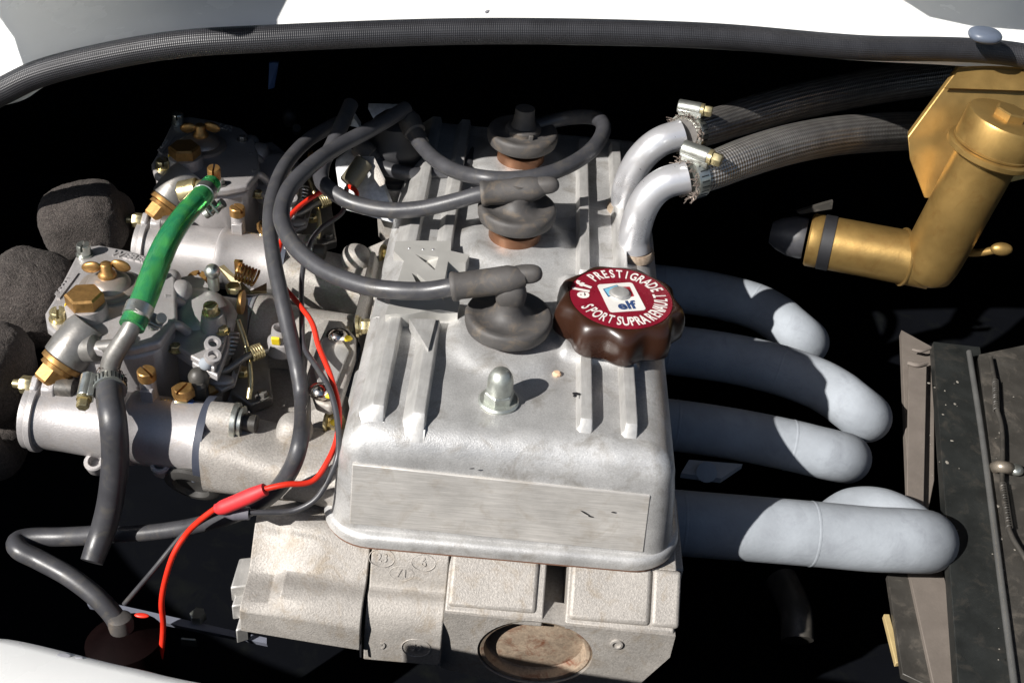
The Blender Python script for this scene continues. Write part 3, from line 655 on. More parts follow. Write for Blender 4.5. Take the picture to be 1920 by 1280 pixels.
ha = [GY(1292, 333, yA+1), GY(1330, 322, yA+1.8), GY(1400, 295, yA+4), GY(1480, 271, yA+7.5), GY(1560, 256, yA+12), GY(1640, 249, yA+16), GY(1720, 246, yA+20), GY(1800, 248, yA+23)]
hb = [GY(1282, 252, yB+.6), GY(1320, 242, yB+3), GY(1390, 220, yB+8), GY(1470, 197, yB+12), GY(1560, 177, yB+16), GY(1660, 158, yB+20), GY(1780, 142, yB+24), GY(1860, 136, yB+26)]
hose('nearer braided steel hose, sunlit, running right to the brass bracket', ha, [1.25, 1.42, 1.52, 1.58, 1.62, 1.66, 1.7, 1.7]); hose('farther braided steel hose, mostly in shade under the rim', hb, [1.2, 1.38, 1.5, 1.58, 1.64, 1.7, 1.75, 1.8])
def clamp(label, c, ax, r, sd, seed, tn=None, big=1.0):
    """worm drive hose clamp: band, screw housing, hex screw, frayed braid"""
    t = thing('hose_clamp', label, 'hose clamp', c, 'worm drive hose clamps')
    ax = V(ax).normalized(); sd = V(sd); sd = (sd-ax*sd.dot(ax)).normalized(); hx = ax.cross(sd) if tn is None else V(tn).normalized(); tn = ax.cross(sd)
    m = MB(); m.lathe(c-ax*.45, ax, [(r, 0), (r+.14, .0), (r+.16, .08), (r+.16, .82), (r+.14, .9), (r, .9)], 36); cb = m.build('clamp_band', ZINC, t)
    m = MB()
    for k in range(26):
        a = 2*math.pi*k/26; d = sd*math.cos(a)+tn*math.sin(a)
        m.box(c+d*(r+.17), ax*.30, d.cross(ax)*.045, d*.03)
    stuff(m.build('band_slot', RAILD, cb)); tn = hx
    hc = c+sd*(r+.5*big)
    m = MB(); m.cyl(hc-tn*1.0*big, hc+tn*.75*big, .52*big, .52*big, 20, .06); m.box(hc-sd*.35*big, tn.cross(sd)*.5*big, tn*.85*big, sd*.2*big); sh = m.build('screw_housing', ZINC, t, bev=.05)
    m = MB(); m.hexn(hc+tn*.95*big, tn, .42*big, .6*big); m.lathe(hc+tn*.7*big, tn, [(.5*big, 0), (.5*big, .26*big)], 20); m.build('clamp_screw', YZINC, sh)
    return t
def fray(par, c, ax, r, n, seed):
    rnd = random.Random(seed); m = MB(); ax = V(ax).normalized(); e = ax.orthogonal().normalized(); f = ax.cross(e)
    for k in range(n):
        a = rnd.uniform(0, 6.28); d = e*math.cos(a)+f*math.sin(a); p = c+d*r+ax*rnd.uniform(-.2, .2)
        q = p-ax*rnd.uniform(.1, .55)+d*rnd.uniform(-.02, .38)+V((rnd.uniform(-.2, .2), rnd.uniform(-.2, .2), rnd.uniform(-.2, .2)))
        m.tube([p, (p+q)/2+d*.08, q], .035, 4, 3)
    return stuff(m.build('frayed_braid', surf('frayed_wire', (.26, .21, .18), .5, .5), par))
axa = (ha[1]-ha[0]); ca_ = ha[0]+axa*.25
k1 = clamp('zinc hose clamp at the end of the nearer braided hose', ca_, axa, 1.5, V((-.1, -.15, 1)), 1, V((1, -.45, -.05)), 1.2); fray(k1, ca_-axa.normalized()*.5, axa, 1.4, 130, 3)
axb = (hb[1]-hb[0]); cb_ = hb[0]+axb*.2
k2 = clamp('zinc hose clamp at the end of the farther braided hose', cb_, axb, 1.45, V((-.2, -.0, 1)), 2, V((1, -.3, .05)), 1.05); fray(k2, cb_-axb.normalized()*.5, axb, 1.35, 150, 4)

# ================================================================ BRASS COLOURED FILLER NECK AND BRACKET
t = thing('filler_neck', 'gold coloured coolant filler neck with hexagon topped cap at the right', 'filler neck', GY(1750, 500, 19))
n0 = GY(1748, 483, 18.0); n1 = GY(1858, 280, 18.0); nd_ = (n1-n0).normalized()
def cx(p, a_=None): return p
m = MB(); L = (n1-n0).length
m.lathe(n0, nd_, [(.5, -2.3), (1.5, -2.0), (2.2, -1.4), (2.38, -.4), (2.42, .5), (2.42, L)], 40); m.build('neck_tube', GOLD, t, ang=60)
m = MB(); m.lathe(n1+nd_*-.3, nd_, [(2.6, -.02), (3.3, 0), (3.42, .1), (3.42, .45), (3.3, .55), (2.9, .6)], 44); m.build('neck_ring', GOLD, t)
m = MB(); m.lathe(n1+nd_*.35, nd_, [(3.1, 0), (3.12, .15), (3.05, .2), (3.05, 2.2), (2.95, 2.4), (2.7, 2.5), (.3, 2.52)], 44); m.lathe(n1+nd_*2.85, nd_, [(1.25, 0), (1.25, .5), (1.1, .6)], 6, .4); m.build('filler_cap', GOLD, t, ang=30)
o0 = GY(1748, 492, 18.2); o1 = GY(1512, 448, 21.0); od = (o1-o0).normalized(); L = (o1-o0).length
m = MB(); m.lathe(o0, od, [(2.25, 0), (2.25, L-2.2)], 36); m.lathe(o1-od*1.2, od, [(2.2, 0), (2.25, .1), (2.25, .9), (2.1, 1.05)], 36); m.build('outlet_tube', GOLD, t)
m = MB(); m.lathe(o1-od*2.25, od, [(2.2, 0), (2.32, .08), (2.32, 1.0), (2.2, 1.08)], 36); m.build('black_band', BLACK, t)
m = MB(); m.tube([o0+od*2.35+V((math.cos(a)*0, math.sin(a)*2.33, math.cos(a)*2.33)) for a in [6.283*k/24 for k in range(25)]], .13, 6, smooth=False); m.build('weld_bead', GOLD, t)
m = MB(); m.lathe(o1+od*.1, od, [(1.7, 0), (1.75, .2), (1.7, 1.2), (1.35, 2.2), (.9, 2.9)], 30); tag(m.build('outlet_hose', RUB), 'short dark rubber hose stub at the left end of the gold outlet tube', 'hose')
m = MB()
bk = [GY(1798, 128, 24.5), GY(1940, 132, 24.5), GY(1950, 330, 20.5), GY(1760, 374, 20.0), GY(1733, 372, 20.0), GY(1706, 300, 21), GY(1702, 258, 21.6)]
m.prism(bk, (0, .5, .25)); bo = tag(m.build('brass_bracket', GOLD, None, bev=.08), 'gold angular sheet bracket holding the filler neck under the rim', 'bracket')
m = MB(); m.prism([GY(1798, 131, 24.4), GY(1940, 136, 24.4), GY(1945, 172, 23.2), GY(1770, 166, 23.2)], (0, -.12, .1)); m.build('folded_lip', GOLD, bo)
m = MB(); m.ball(GY(1878, 467, 17), .9, .5, .55); m.tube([GY(1870, 468, 17.2), GY(1830, 474, 18), GY(1790, 470, 19)], .32, 10); tag(m.build('gold_fitting', GOLD), 'small gold fitting behind the filler neck at the far right', 'fitting')
m = MB(); m.prism([GY(1494, 398, 30), GY(1540, 384, 30), GY(1562, 378, 30), GY(1560, 392, 30), GY(1500, 402, 30)], (0, .4, 0)); tag(m.build('bolt_stub', RAIL), 'small dull metal stub in the dark beside the gold outlet', 'bolt')

# ================================================================ EXHAUST PIPES
def exhaust(label, pts, r):
    m = MB(); m.tube(pts, r, 32, 10); o = tag(m.build('exhaust_pipe', CERAM, None, ang=70), label, 'exhaust pipe', 'white exhaust manifold pipes')
    if len(pts) > 8:
        for i in (1, 3):
            a_, d_ = pts[i], (pts[i+1]-pts[i]).normalized(); r_ = r if not isinstance(r, list) else r[0]
            m = MB(); m.lathe(a_-d_*.16, d_, [(r_-.05, 0), (r_+.015, .08), (r_+.028, .16), (r_+.015, .26), (r_-.05, .32)], 40, cap0=False, cap1=False); m.build('weld_bead', CERAM, o)
    return o
def run(px, z0, dz_, n=5, step=3.2):
    """pipe path through the seen bends, then on down and away behind its own end"""
    P_ = [G(a_, b_, z0+dz_*i) for i, (a_, b_) in enumerate(px)]
    P_ = [P_[0]-X*4]+P_; d0 = (P_[-1]-P_[-2]).normalized(); d_ = (P_[-1]-CAM).normalized(); e_ = P_[-1]
    for i in range(1, 6):
        e_ = e_+d0.lerp(d_, i/5).normalized()*.75; P_.append(e_)
    return P_+[e_+d_*step*(i+1) for i in range(n)]
e1 = exhaust('nearest white exhaust pipe, the longest sunlit one', run([(1275, 980), (1400, 990), (1520, 1000), (1630, 1010), (1680, 1012), (1700, 1013)], -13.3, -.12), 2.42)
e2 = exhaust('second white exhaust pipe with an oval sunlit patch', run([(1265, 797), (1380, 814), (1480, 834), (1530, 846), (1552, 851)], -13.3, -.25), 2.1)
e3 = exhaust('third white exhaust pipe with a crescent sunlit edge', run([(1250, 655), (1370, 672), (1460, 693), (1530, 718), (1570, 740), (1588, 754)], -13.0, -.2), 2.2)
e4 = exhaust('farthest white exhaust pipe, mostly in shade', run([(1240, 540), (1330, 552), (1410, 572), (1455, 595), (1478, 614)], -13.0, -.25), 2.15)
e5 = exhaust('short white pipe merging beside the nearest exhaust pipe', [G(1560, 985, -15.8), G(1600, 962, -15.4), G(1650, 962, -15.0), G(1700, 985, -14.8), G(1728, 1008, -14.8)], [1.9, 2.0, 2.0, 2.0, 1.9])
m = MB(); m.prism([G(1290, 870, -14), G(1390, 878, -14), G(1350, 905, -14), G(1275, 895, -14)], (0, 0, .5)); m.cyl(G(1325, 885, -13.6), G(1325, 885, -13.2), .8); tag(m.build('manifold_flange', CERAM), 'dim manifold flange with a stud hole between the near exhaust pipes', 'flange')
m = MB(); m.tube([G(1465, 1085, -24), G(1490, 1140, -24), G(1495, 1200, -25)], 1.3, 16); tag(m.build('frame_tube', RAIL), 'dim grey tube low in the dark below the nearest exhaust pipe', 'tube')

# ================================================================ RIGHT SIDE RAIL, STRUTS, CABLE
def slab(name, label, cat, px, z, mat, th=.6, par=None):
    m = MB(); m.prism([G(a, b, zz) for (a, b), zz in zip(px, z)], (0, 0, -th)); o = m.build(name, mat, par, bev=.06)
    if label: tag(o, label, cat)
    return o
slab('side_rail', 'wide dusty black steel rail running along the right edge', 'rail', [(1750, 640), (1838, 650), (1950, 1330), (1800, 1330)], [-15.2]*4, surf('dark_rail', (.024, .026, .025), .4, .15, grain=700, gstr=.3, blot=45, dirt=(.06, .054, .046), damt=.8, spread=.3), 1.2)
slab('outer_sill', 'outer dusty black panel with cable at the far right', 'panel', [(1836, 664), (1950, 640), (2050, 1330), (1912, 1330)], [-14.2]*4, RAIL, 1.2)
m = MB(); m.tube([G(1817, 660, -13.9), G(1842, 820, -13.9), G(1872, 1050, -13.9), G(1908, 1330, -13.9)], .26, 10); tag(m.build('edge_bead', surf('fold_highlight', (.15, .15, .145), .4, .4)), 'thin raised bright edge bead along the right rail', 'bead')  # highlight along the fold put into a paler bead colour
slab('upright_strut', 'dusty beige upright strut with small clip between the exhaust ends and rail', 'strut', [(1690, 618), (1752, 652), (1752, 900), (1740, 960), (1704, 960)], [-17]*5, BEIGE, .8)
slab('strut_edge', 'narrow beige flange with a rolled top on the upright strut', 'flange', [(1704, 680), (1738, 682), (1732, 950), (1700, 950)], [-16.2]*4, BEIGE, .3)
m = MB(); m.tube([G(1702, 680, -16), G(1720, 684, -15.9), G(1738, 680, -16)], .22, 8); m.tube([G(1710, 655, -16), G(1728, 658, -15.9), G(1746, 652, -16)], .16, 8); tag(m.build('strut_clip', BEIGE), 'small rolled metal clip on top of the beige strut', 'clip')
slab('lower_strut', 'pale dusty strut slanting below the nearest exhaust pipe', 'strut', [(1702, 1060), (1768, 1070), (1826, 1290), (1752, 1290)], [-19]*4, BEIGE, .6)
slab('lower_strut', 'dark steel strut left of the pale slanting strut', 'strut', [(1664, 1075), (1703, 1070), (1752, 1290), (1692, 1262)], [-19.4]*4, RAIL, .6)
slab('wooden_strip', 'narrow yellowish strip at the lower right in the dark', 'strip', [(1657, 1150), (1668, 1150), (1692, 1240), (1680, 1242)], [-20.2]*4, WOOD, .5)
slab('upright_strut', 'thin pale strut wedge beside the rail behind the nearest exhaust', 'strut', [(1778, 1076), (1802, 1078), (1806, 1120)], [-17]*3, BEIGE, .5)
cpts = [G(1857, 670, -13.6), G(1866, 720, -13.5), G(1868, 760, -13.4), G(1878, 800, -13.5), G(1880, 850, -13.5), G(1879, 900, -13.5), G(1884, 950, -13.5), G(1895, 1000, -13.5), G(1925, 1050, -13.5)]
m = MB(); m.tube(cpts, .2, 10); m.spring(G(1866, 712, -13.5), G(1868, 770, -13.4), .25, .05, 14); m.spring(G(1880, 905, -13.5), G(1893, 990, -13.5), .25, .05, 18)
tag(m.build('control_cable', RAIL), 'thin dark cable with coiled wire wrap along the right panel', 'cable')
t = thing('cable_clip', 'small metal clip with a round headed screw holding the cable', 'clip', G(1880, 876, -14))
m = MB(); m.tube([G(1866, 876, -13.9), G(1874, 874, -13.2), G(1886, 876, -13.2), G(1894, 878, -13.9)], .5, 10); m.build('clip_band', surf('dull_steel', (.30, .26, .21), .4, .6), t)
m = MB(); m.ball(G(1905, 880, -13.7), .62, .6, .4); m.build('clip_screw', ZINC, t)

# paint flecks and grit on the dusty panels, too small to pick apart
rnd = random.Random(11); m = MB()
for k in range(36):
    px, py = (rnd.uniform(1735, 1800), rnd.uniform(700, 1000)) if k % 2 else (rnd.uniform(1845, 1915), rnd.uniform(690, 1260))
    c = G(px, py, -15.16 if k % 2 else -14.16); s_ = rnd.choice((.05, .07, .1, .14)); m.ball(c, s_, s_*rnd.uniform(.5, 1.6), .03, 6, 4, wob=.5)
o = m.build('paint_flecks', surf('fleck', (.24, .22, .19), .7)); stuff(o); tag(o, 'pale flecks and grit scattered over the dusty panels at right', 'flecks')

# ================================================================ CARBURETTORS
SHADE_INSUL = surf('shaded_insulator', (.05, .057, .08), .5)  # shade on the carburettor flange put into this dark blue colour
WARM = surf('warm_alloy', (.40, .345, .30), .38, .6, blot=70)
def carb(label):
    t = thing('carburettor', label, 'carburettor', (-25, 1, -6), 'twin choke side draught carburettors')
    zl = -1.0
    for y0, nm in ((-4.7, 'intake_barrel'), (7.4, 'intake_barrel')):
        a = V((-32.2, y0, -6.35)); d = V((1, -.04, -.03)).normalized()
        m = MB(); m.lathe(a, d, [(2.4, 0), (2.4, .5), (2.3, .8), (2.28, 2.6), (2.32, 3.6), (2.4, 6.7), (2.58, 6.85), (2.58, 7.3), (2.44, 7.45), (2.42, 11.6), (2.5, 11.9)], 40)
        m.build(nm, ALUC, t, ang=45)
        m = MB(); m.lathe(a+d*11.9, d, [(2.4, 0), (2.95, .02), (2.95, .55), (2.4, .57)], 36); m.build('mounting_flange', SHADE_INSUL, t)
        for k_ in (.45,):
            m = MB(); m.lathe(a+d*k_, d, [(2.1, 0), (2.5, .0), (2.56, .06), (2.56, .4), (2.5, .46), (2.1, .46)], 40); m.build('bellmouth_ring', ALUC, t)
        # bellmouth flange ears with stud
        e = G(62, 722, -4.0) if y0 < 0 else G(62, 722, -4.0)+V((0, 12.1, 0))
        m = MB(); m.prism([e+V((0, -.2, -3.6)), e+V((0, -1.0, -1.0)), e+V((0, -.7, .3)), e+V((0, .1, .75)), e+V((0, .9, .3)), e+V((0, 2.0, -1.2)), e+V((0, 2.4, -3.6))], (.5, 0, 0))
        m.prism([e+V((.75, -.2, -3.6)), e+V((.75, -1.0, -1.0)), e+V((.75, -.7, .3)), e+V((.75, .1, .75)), e+V((.75, .9, .3)), e+V((.75, 2.0, -1.2)), e+V((.75, 2.4, -3.6))], (.9, 0, 0))
        m.build('bellmouth_flange', ALUC, t, bev=.12)
        m = MB(); m.hexn(e-X*.8, X, .62, .8); m.lathe(e-X*1.3, X, [(.3, 0), (.33, .5)], 12); m.build('flange_nut', YZINC, t)
        m = MB(); m.lathe(e+X*1.65, X, [(.68, 0), (.7, .1), (.66, 1.1), (.5, 1.25)], 20); m.build('stud_end', RAIL, t)
    # rib seam along the front barrel and lower bosses
    m = MB(); m.tube([V((-30.0, -6.6, -7.4)), V((-26, -6.9, -7.6)), V((-20.8, -7.15, -7.8))], .1, 6); m.build('casting_seam', ALUC, t)
    for x_, z_ in ((-27.4, -7.9), (-22.9, -7.6)):
        m = MB(); m.lathe(V((x_, -6.7, z_-.9)), V((0, -.45, 1)), [(.55, -.4), (.68, 0), (.7, .85), (.6, .95), (.42, .95), (.38, .3)], 20); m.build('screw_boss', ALUC, t)
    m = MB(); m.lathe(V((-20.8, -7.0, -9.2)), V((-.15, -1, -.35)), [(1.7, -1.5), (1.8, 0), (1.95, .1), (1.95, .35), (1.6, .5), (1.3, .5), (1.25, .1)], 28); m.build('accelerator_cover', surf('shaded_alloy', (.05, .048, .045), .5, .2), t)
    # float bowl body and cover
    lid = [(150, 463), (186, 458), (240, 468), (300, 486), (330, 520), (332, 600), (300, 640), (250, 652), (190, 655), (125, 640), (88, 612), (84, 586), (100, 560)]
    L3 = [G(a, b, zl) for a, b in lid]; cL = sum(L3, V())/len(L3)
    m = MB(); m.loops([[cL+(p-cL)*.93-Z*6.2 for p in L3], [cL+(p-cL)*.95-Z*.8 for p in L3]]); m.build('float_bowl', ALUC, t, bev=.4)
    m = MB(); m.loops([[p-Z*.75 for p in L3], [p for p in L3]]); m.build('bowl_cover', ALUC, t, bev=.22, seg=3)
    m = MB(); m.prism([G(141, 512, zl+.02), G(147, 514, zl+.02), G(112, 561, zl+.02), G(106, 559, zl+.02)], (0, 0, .1)); m.prism([G(161, 515, zl+.02), G(165, 517, zl+.02), G(127, 566, zl+.02), G(123, 564, zl+.02)], (0, 0, .1)); m.build('cover_rib', ALUC, t)
    m = MB()
    tx = (G(285, 492, zl)-G(210, 474, zl)); ty = Z.cross(tx)
    put_text(m, 'WEBER', .95, G(245, 482, zl+.04), tx, ty, .02, .07, 1.0); m.build('cast_lettering', ALUC, t, ang=20); m = MB()
    ux = G(150, 505, zl)-G(100, 572, zl); put_text(m, '45 DCOE', .55, G(119, 538, zl+.04), ux, Z.cross(ux), .012, .06)
    m.build('cast_lettering', ALUC, t, ang=20)
    # jet inspection cover with wing nut
    wc = G(205, 540, zl)
    m = MB(); m.lathe(wc, Z, [(2.05, -.1), (2.05, .28), (1.95, .36), (1.55, .40), (1.5, .5), (1.3, .78), (.85, 1.0), (.45, 1.1)], 40); jc = m.build('jet_cover', WARM, t)
    m = MB(); m.lathe(wc+Z*1.05, Z, [(.62, 0), (.66, .1), (.55, .35), (.42, .5), (.42, 1.0), (.3, 1.1)], 20)
    for sg in (-1, 1):
        m.ball(wc+V((sg*.95, sg*.25, 1.85)), .72, .24, .46, 14, 8, rot=M.Rotation(R(15*sg), 3, 'Y'))
    m.build('wing_nut', BRASS, jc, ang=60)
    # fuel inlet filter plug and banjo
    hb_ = G(164, 592, zl-.1)
    m = MB(); m.lathe(hb_, Z, [(1.6, -1.6), (1.45, .2), (1.35, 1.0), (1.2, 1.05)], 28); fb = m.build('filter_boss', ALUC, t)
    m = MB(); m.hexn(hb_+Z*1.0, Z, 1.28, .95, .25); m.build('filter_plug', BRASS, fb, ang=25)
    m = MB(); m.ball(hb_+V((-1.22, -.2, .9)), .12, .3, .3, 8, 6); m.build('paint_mark', YEL, fb)
    ub = G(150, 636, -1.6); ue = G(122, 672, -2.6); ud = (ue-ub).normalized()
    m = MB(); m.lathe(ub-ud*1.2, ud, [(1.3, 0), (1.5, .6), (1.55, 2.0), (1.5, 2.9), (1.3, 3.0)], 30); iu = m.build('inlet_union', DULL, t)
    m = MB(); m.lathe(ub+ud*1.8, ud, [(1.4, 0), (1.42, .1), (1.42, .35), (1.3, .4)], 30); m.lathe(ub+ud*2.25, ud, [(1.15, 0), (1.2, .3)], 26); m.hexn(ub+ud*2.4, ud, 1.02, 1.25, .3); m.build('banjo_bolt', BRASS, iu, ang=25)
    # screws with slots
    for px, py, z_, r_, h_, ang, mt in ((111, 598, zl, .56, .75, 1.9, YZINC), (159, 478, zl, .50, .95, 1.6, ZINC), (396, 586, -1.3, .52, .7, .7, YZINC)):
        m = MB(); m.slot(G(px, py, z_), Z, r_, h_, ang); m.lathe(G(px, py, z_), Z, [(r_+.12, 0), (r_+.12, .12)], 20); m.build('cover_screw', mt, t)
    # domed right half of the top
    dc = G(362, 596, -3.4)
    m = MB(); m.lathe(dc, Z, [(3.3, -3.2), (3.3, -.6), (3.05, .2), (2.5, .9), (1.6, 1.35), (.6, 1.5)], 44); m.build('pump_dome', ALUC, t, ang=60)
    cp = [(330, 520), (372, 512), (412, 552), (428, 590), (422, 640), (402, 690), (360, 668), (320, 640)]
    m = MB(); m.prism([G(a, b, -2.6) for a, b in cp], (0, 0, -.5)); m.prism([G(a+6, b+14, -3.2) for a, b in cp], (0, 0, -.6)); m.build('dome_flange', ALUC, t, bev=.12)
    sp = G(398, 588, -1.3)
    m = MB(); m.lathe(sp-Z*2.2, Z, [(.95, 0), (.85, 1.6), (.75, 2.2)], 20); m.build('screw_pillar', ALUC, t)
    for px, py in ((318, 528), (338, 548)):
        m = MB(); m.ball(G(px, py, -1.7), .8, 1.1, .75, n=2.3); m.build('casting_bump', ALUC, t)
    # eyelets
    for px, py in ((399, 645), (399, 668)):
        c = G(px, py, -2.0)
        m = MB(); m.lathe(c, V((.25, -.35, 1)), [(.3, -.3), (.55, -.3), (.6, 0), (.55, .2), (.34, .22), (.28, -.1)], 22, cap0=False, cap1=False); m.build('eyelet', ALUC, t)
    m = MB(); m.ball(G(386, 682, -2.6), .5, .4, .5); m.build('lever_tip', CERAM, t)
    m = MB(); m.ball(G(372, 712, -4.0), .75, .75, 1.0); m.lathe(G(373, 735, -4.6), Z, [(.45, -.6), (.5, .6), (.35, .8)], 16); m.build('return_plug', RAIL, t)
    # throttle lever plates between dome and insulator
    m = MB(); m.prism([G(432, 650, -4.2), G(452, 560, -2.5), G(460, 560, -2.5), G(458, 640, -4), G(440, 700, -5)], (.2, 0, 0)); m.build('throttle_lever', surf('lever_steel', (.30, .26, .21), .4, .7), t)
    m = MB(); m.lathe(G(449, 566, -1.9), X, [(.9, 0), (.9, .28), (.7, .3)], 22); m.build('lever_washer', BRASS, t)
    m = MB(); m.spring(G(436, 622, -3.6), G(430, 668, -4.8), .5, .1, 6); m.build('return_spring', SPARK, t)
    m = MB(); m.ball(G(416, 712, -5.0), .85, .6, .35, wob=.3); m.prism([G(402, 722, -5.2), G(430, 712, -5), G(452, 650, -4.6), G(460, 652, -4.6), G(440, 720, -5.2), G(415, 732, -5.4)], (0, 0, -.3)); m.build('linkage_plate', ALUC, t, bev=.06)
    # idle mixture pillar on the front barrel
    pc_ = G(281, 745, -4.4)
    m = MB(); m.lathe(pc_-Z*.6, Z, [(.62, 0), (.55, 1.6), (.55, 2.2), (.45, 2.25)], 18); m.box(pc_+V((.05, -.5, .3)), (.42, 0, 0), (0, .25, 0), (0, 0, .85)); mp_ = m.build('mixture_pillar', ALUC, t, bev=.05)
    m = MB(); m.slot(pc_+Z*1.65, Z, .62, .75, 2.4); m.build('mixture_screw', BRASS, mp_)
    m = MB(); m.lathe(G(284, 736, -4.3)+V((0, -.9, 0)), V((0, -1, .15)), [(.22, -.2), (.24, .08), (.16, .1)], 14); m.build('pillar_hole', RAIL, t)
    m = MB(); m.slot(G(344, 737, -3.6), Z, .62, .5, 1.2); m.lathe(G(344, 740, -4.1), Z, [(.8, 0), (.78, .55)], 6); m.build('idle_screw', BRASS, t)
    ia, ib = G(302, 756, -4.6), G(352, 762, -4.8); idr = (ib-ia).normalized()
    m = MB(); m.spring(ia, ia+idr*1.1, .3, .09, 5); m.lathe(ia, idr, [(.18, -.4), (.18, 1.2)], 10); m.hexn(ia+idr*.95, idr, .58, .8); m.build('adjuster', YZINC, t)
    m = MB(); m.lathe(ia+idr*1.8, idr, [(.5, 0), (.5, .3), (.4, .35), (.4, .6)], 18); m.build('adjuster_sleeve', surf('blue_ring', (.04, .09, .26), .4), t)
    # lower casting between the two barrels, extra screws, levers and rods
    m = MB(); m.prism([V((-30.5, -3, -7.5)), V((-20.6, -3.2, -7.9)), V((-20.6, 6.2, -7.9)), V((-30.5, 6.2, -7.5))], (0, 0, -2.0)); m.build('body_casting', ALUC, t, bev=.4)
    m = MB(); m.prism([G(440, 655, -5.2), G(500, 650, -5.2), G(512, 745, -7.2), G(470, 760, -7.2), G(432, 735, -6.6)], (0, 0, -.8)); m.build('lever_bracket', DULL, t, bev=.15)
    for px, py, z_, r_ in ((455, 700, -5.6, .42), (492, 742, -6.6, .38), (418, 622, -2.4, .36), (330, 655, -3.0, .4), (300, 520, -.95, .34), (236, 640, -.95, .42)):
        m = MB(); m.hexn(G(px, py, z_), Z, r_, .42); m.lathe(G(px, py, z_-.05), Z, [(r_+.16, 0), (r_+.16, .1)], 16); m.build('small_bolt', YZINC if px % 4 else DULL, t)
    m = MB(); m.tube([G(446, 600, -2.6), G(462, 650, -3.8), G(470, 710, -5.2), G(466, 748, -6.2)], .2, 10); m.build('link_rod', YZINC, t)
    m = MB(); m.tube([G(404, 700, -4.4), G(430, 690, -4.2), G(462, 668, -3.9), G(500, 655, -4.0)], .26, 10); m.build('throttle_spindle', DULL, t)
    m = MB(); m.spring(G(470, 664, -3.9), G(492, 656, -3.9), .5, .1, 5); m.build('spindle_spring', YZINC, t)
    m = MB(); m.prism([G(386, 690, -4.4), G(404, 676, -4.2), G(418, 690, -4.6), G(410, 730, -5.6), G(392, 740, -5.8)], (0, 0, -.3)); m.build('pump_lever', BRASS, t, bev=.06)
    for px, py in ((308, 560), (312, 606)):
        m = MB(); m.tube([G(px, py, -1.2), G(px+22, py+4, -1.5), G(px+40, py+16, -2.4)], .34, 10); m.build('casting_vein', ALUC, t)
    # front mounting: dark insulator block, stud with zinc washers
    m = MB(); m.prism([G(378, 760, -5), G(372, 850, -7.2), G(360, 905, -9), G(330, 880, -9), G(352, 800, -6.5), G(352, 770, -5.2)], (.7, 0, 0)); m.build('insulator_block', SHADE_INSUL, t, bev=.08)
    return t
c1 = carb('nearest carburettor with wing nut, brass plugs and slotted screws on its pale cover')
c2 = dup(c1, None, (1.2, 21.2, 0)); c2['label'] = 'farther carburettor, partly shaded, at the upper end of the green hose'
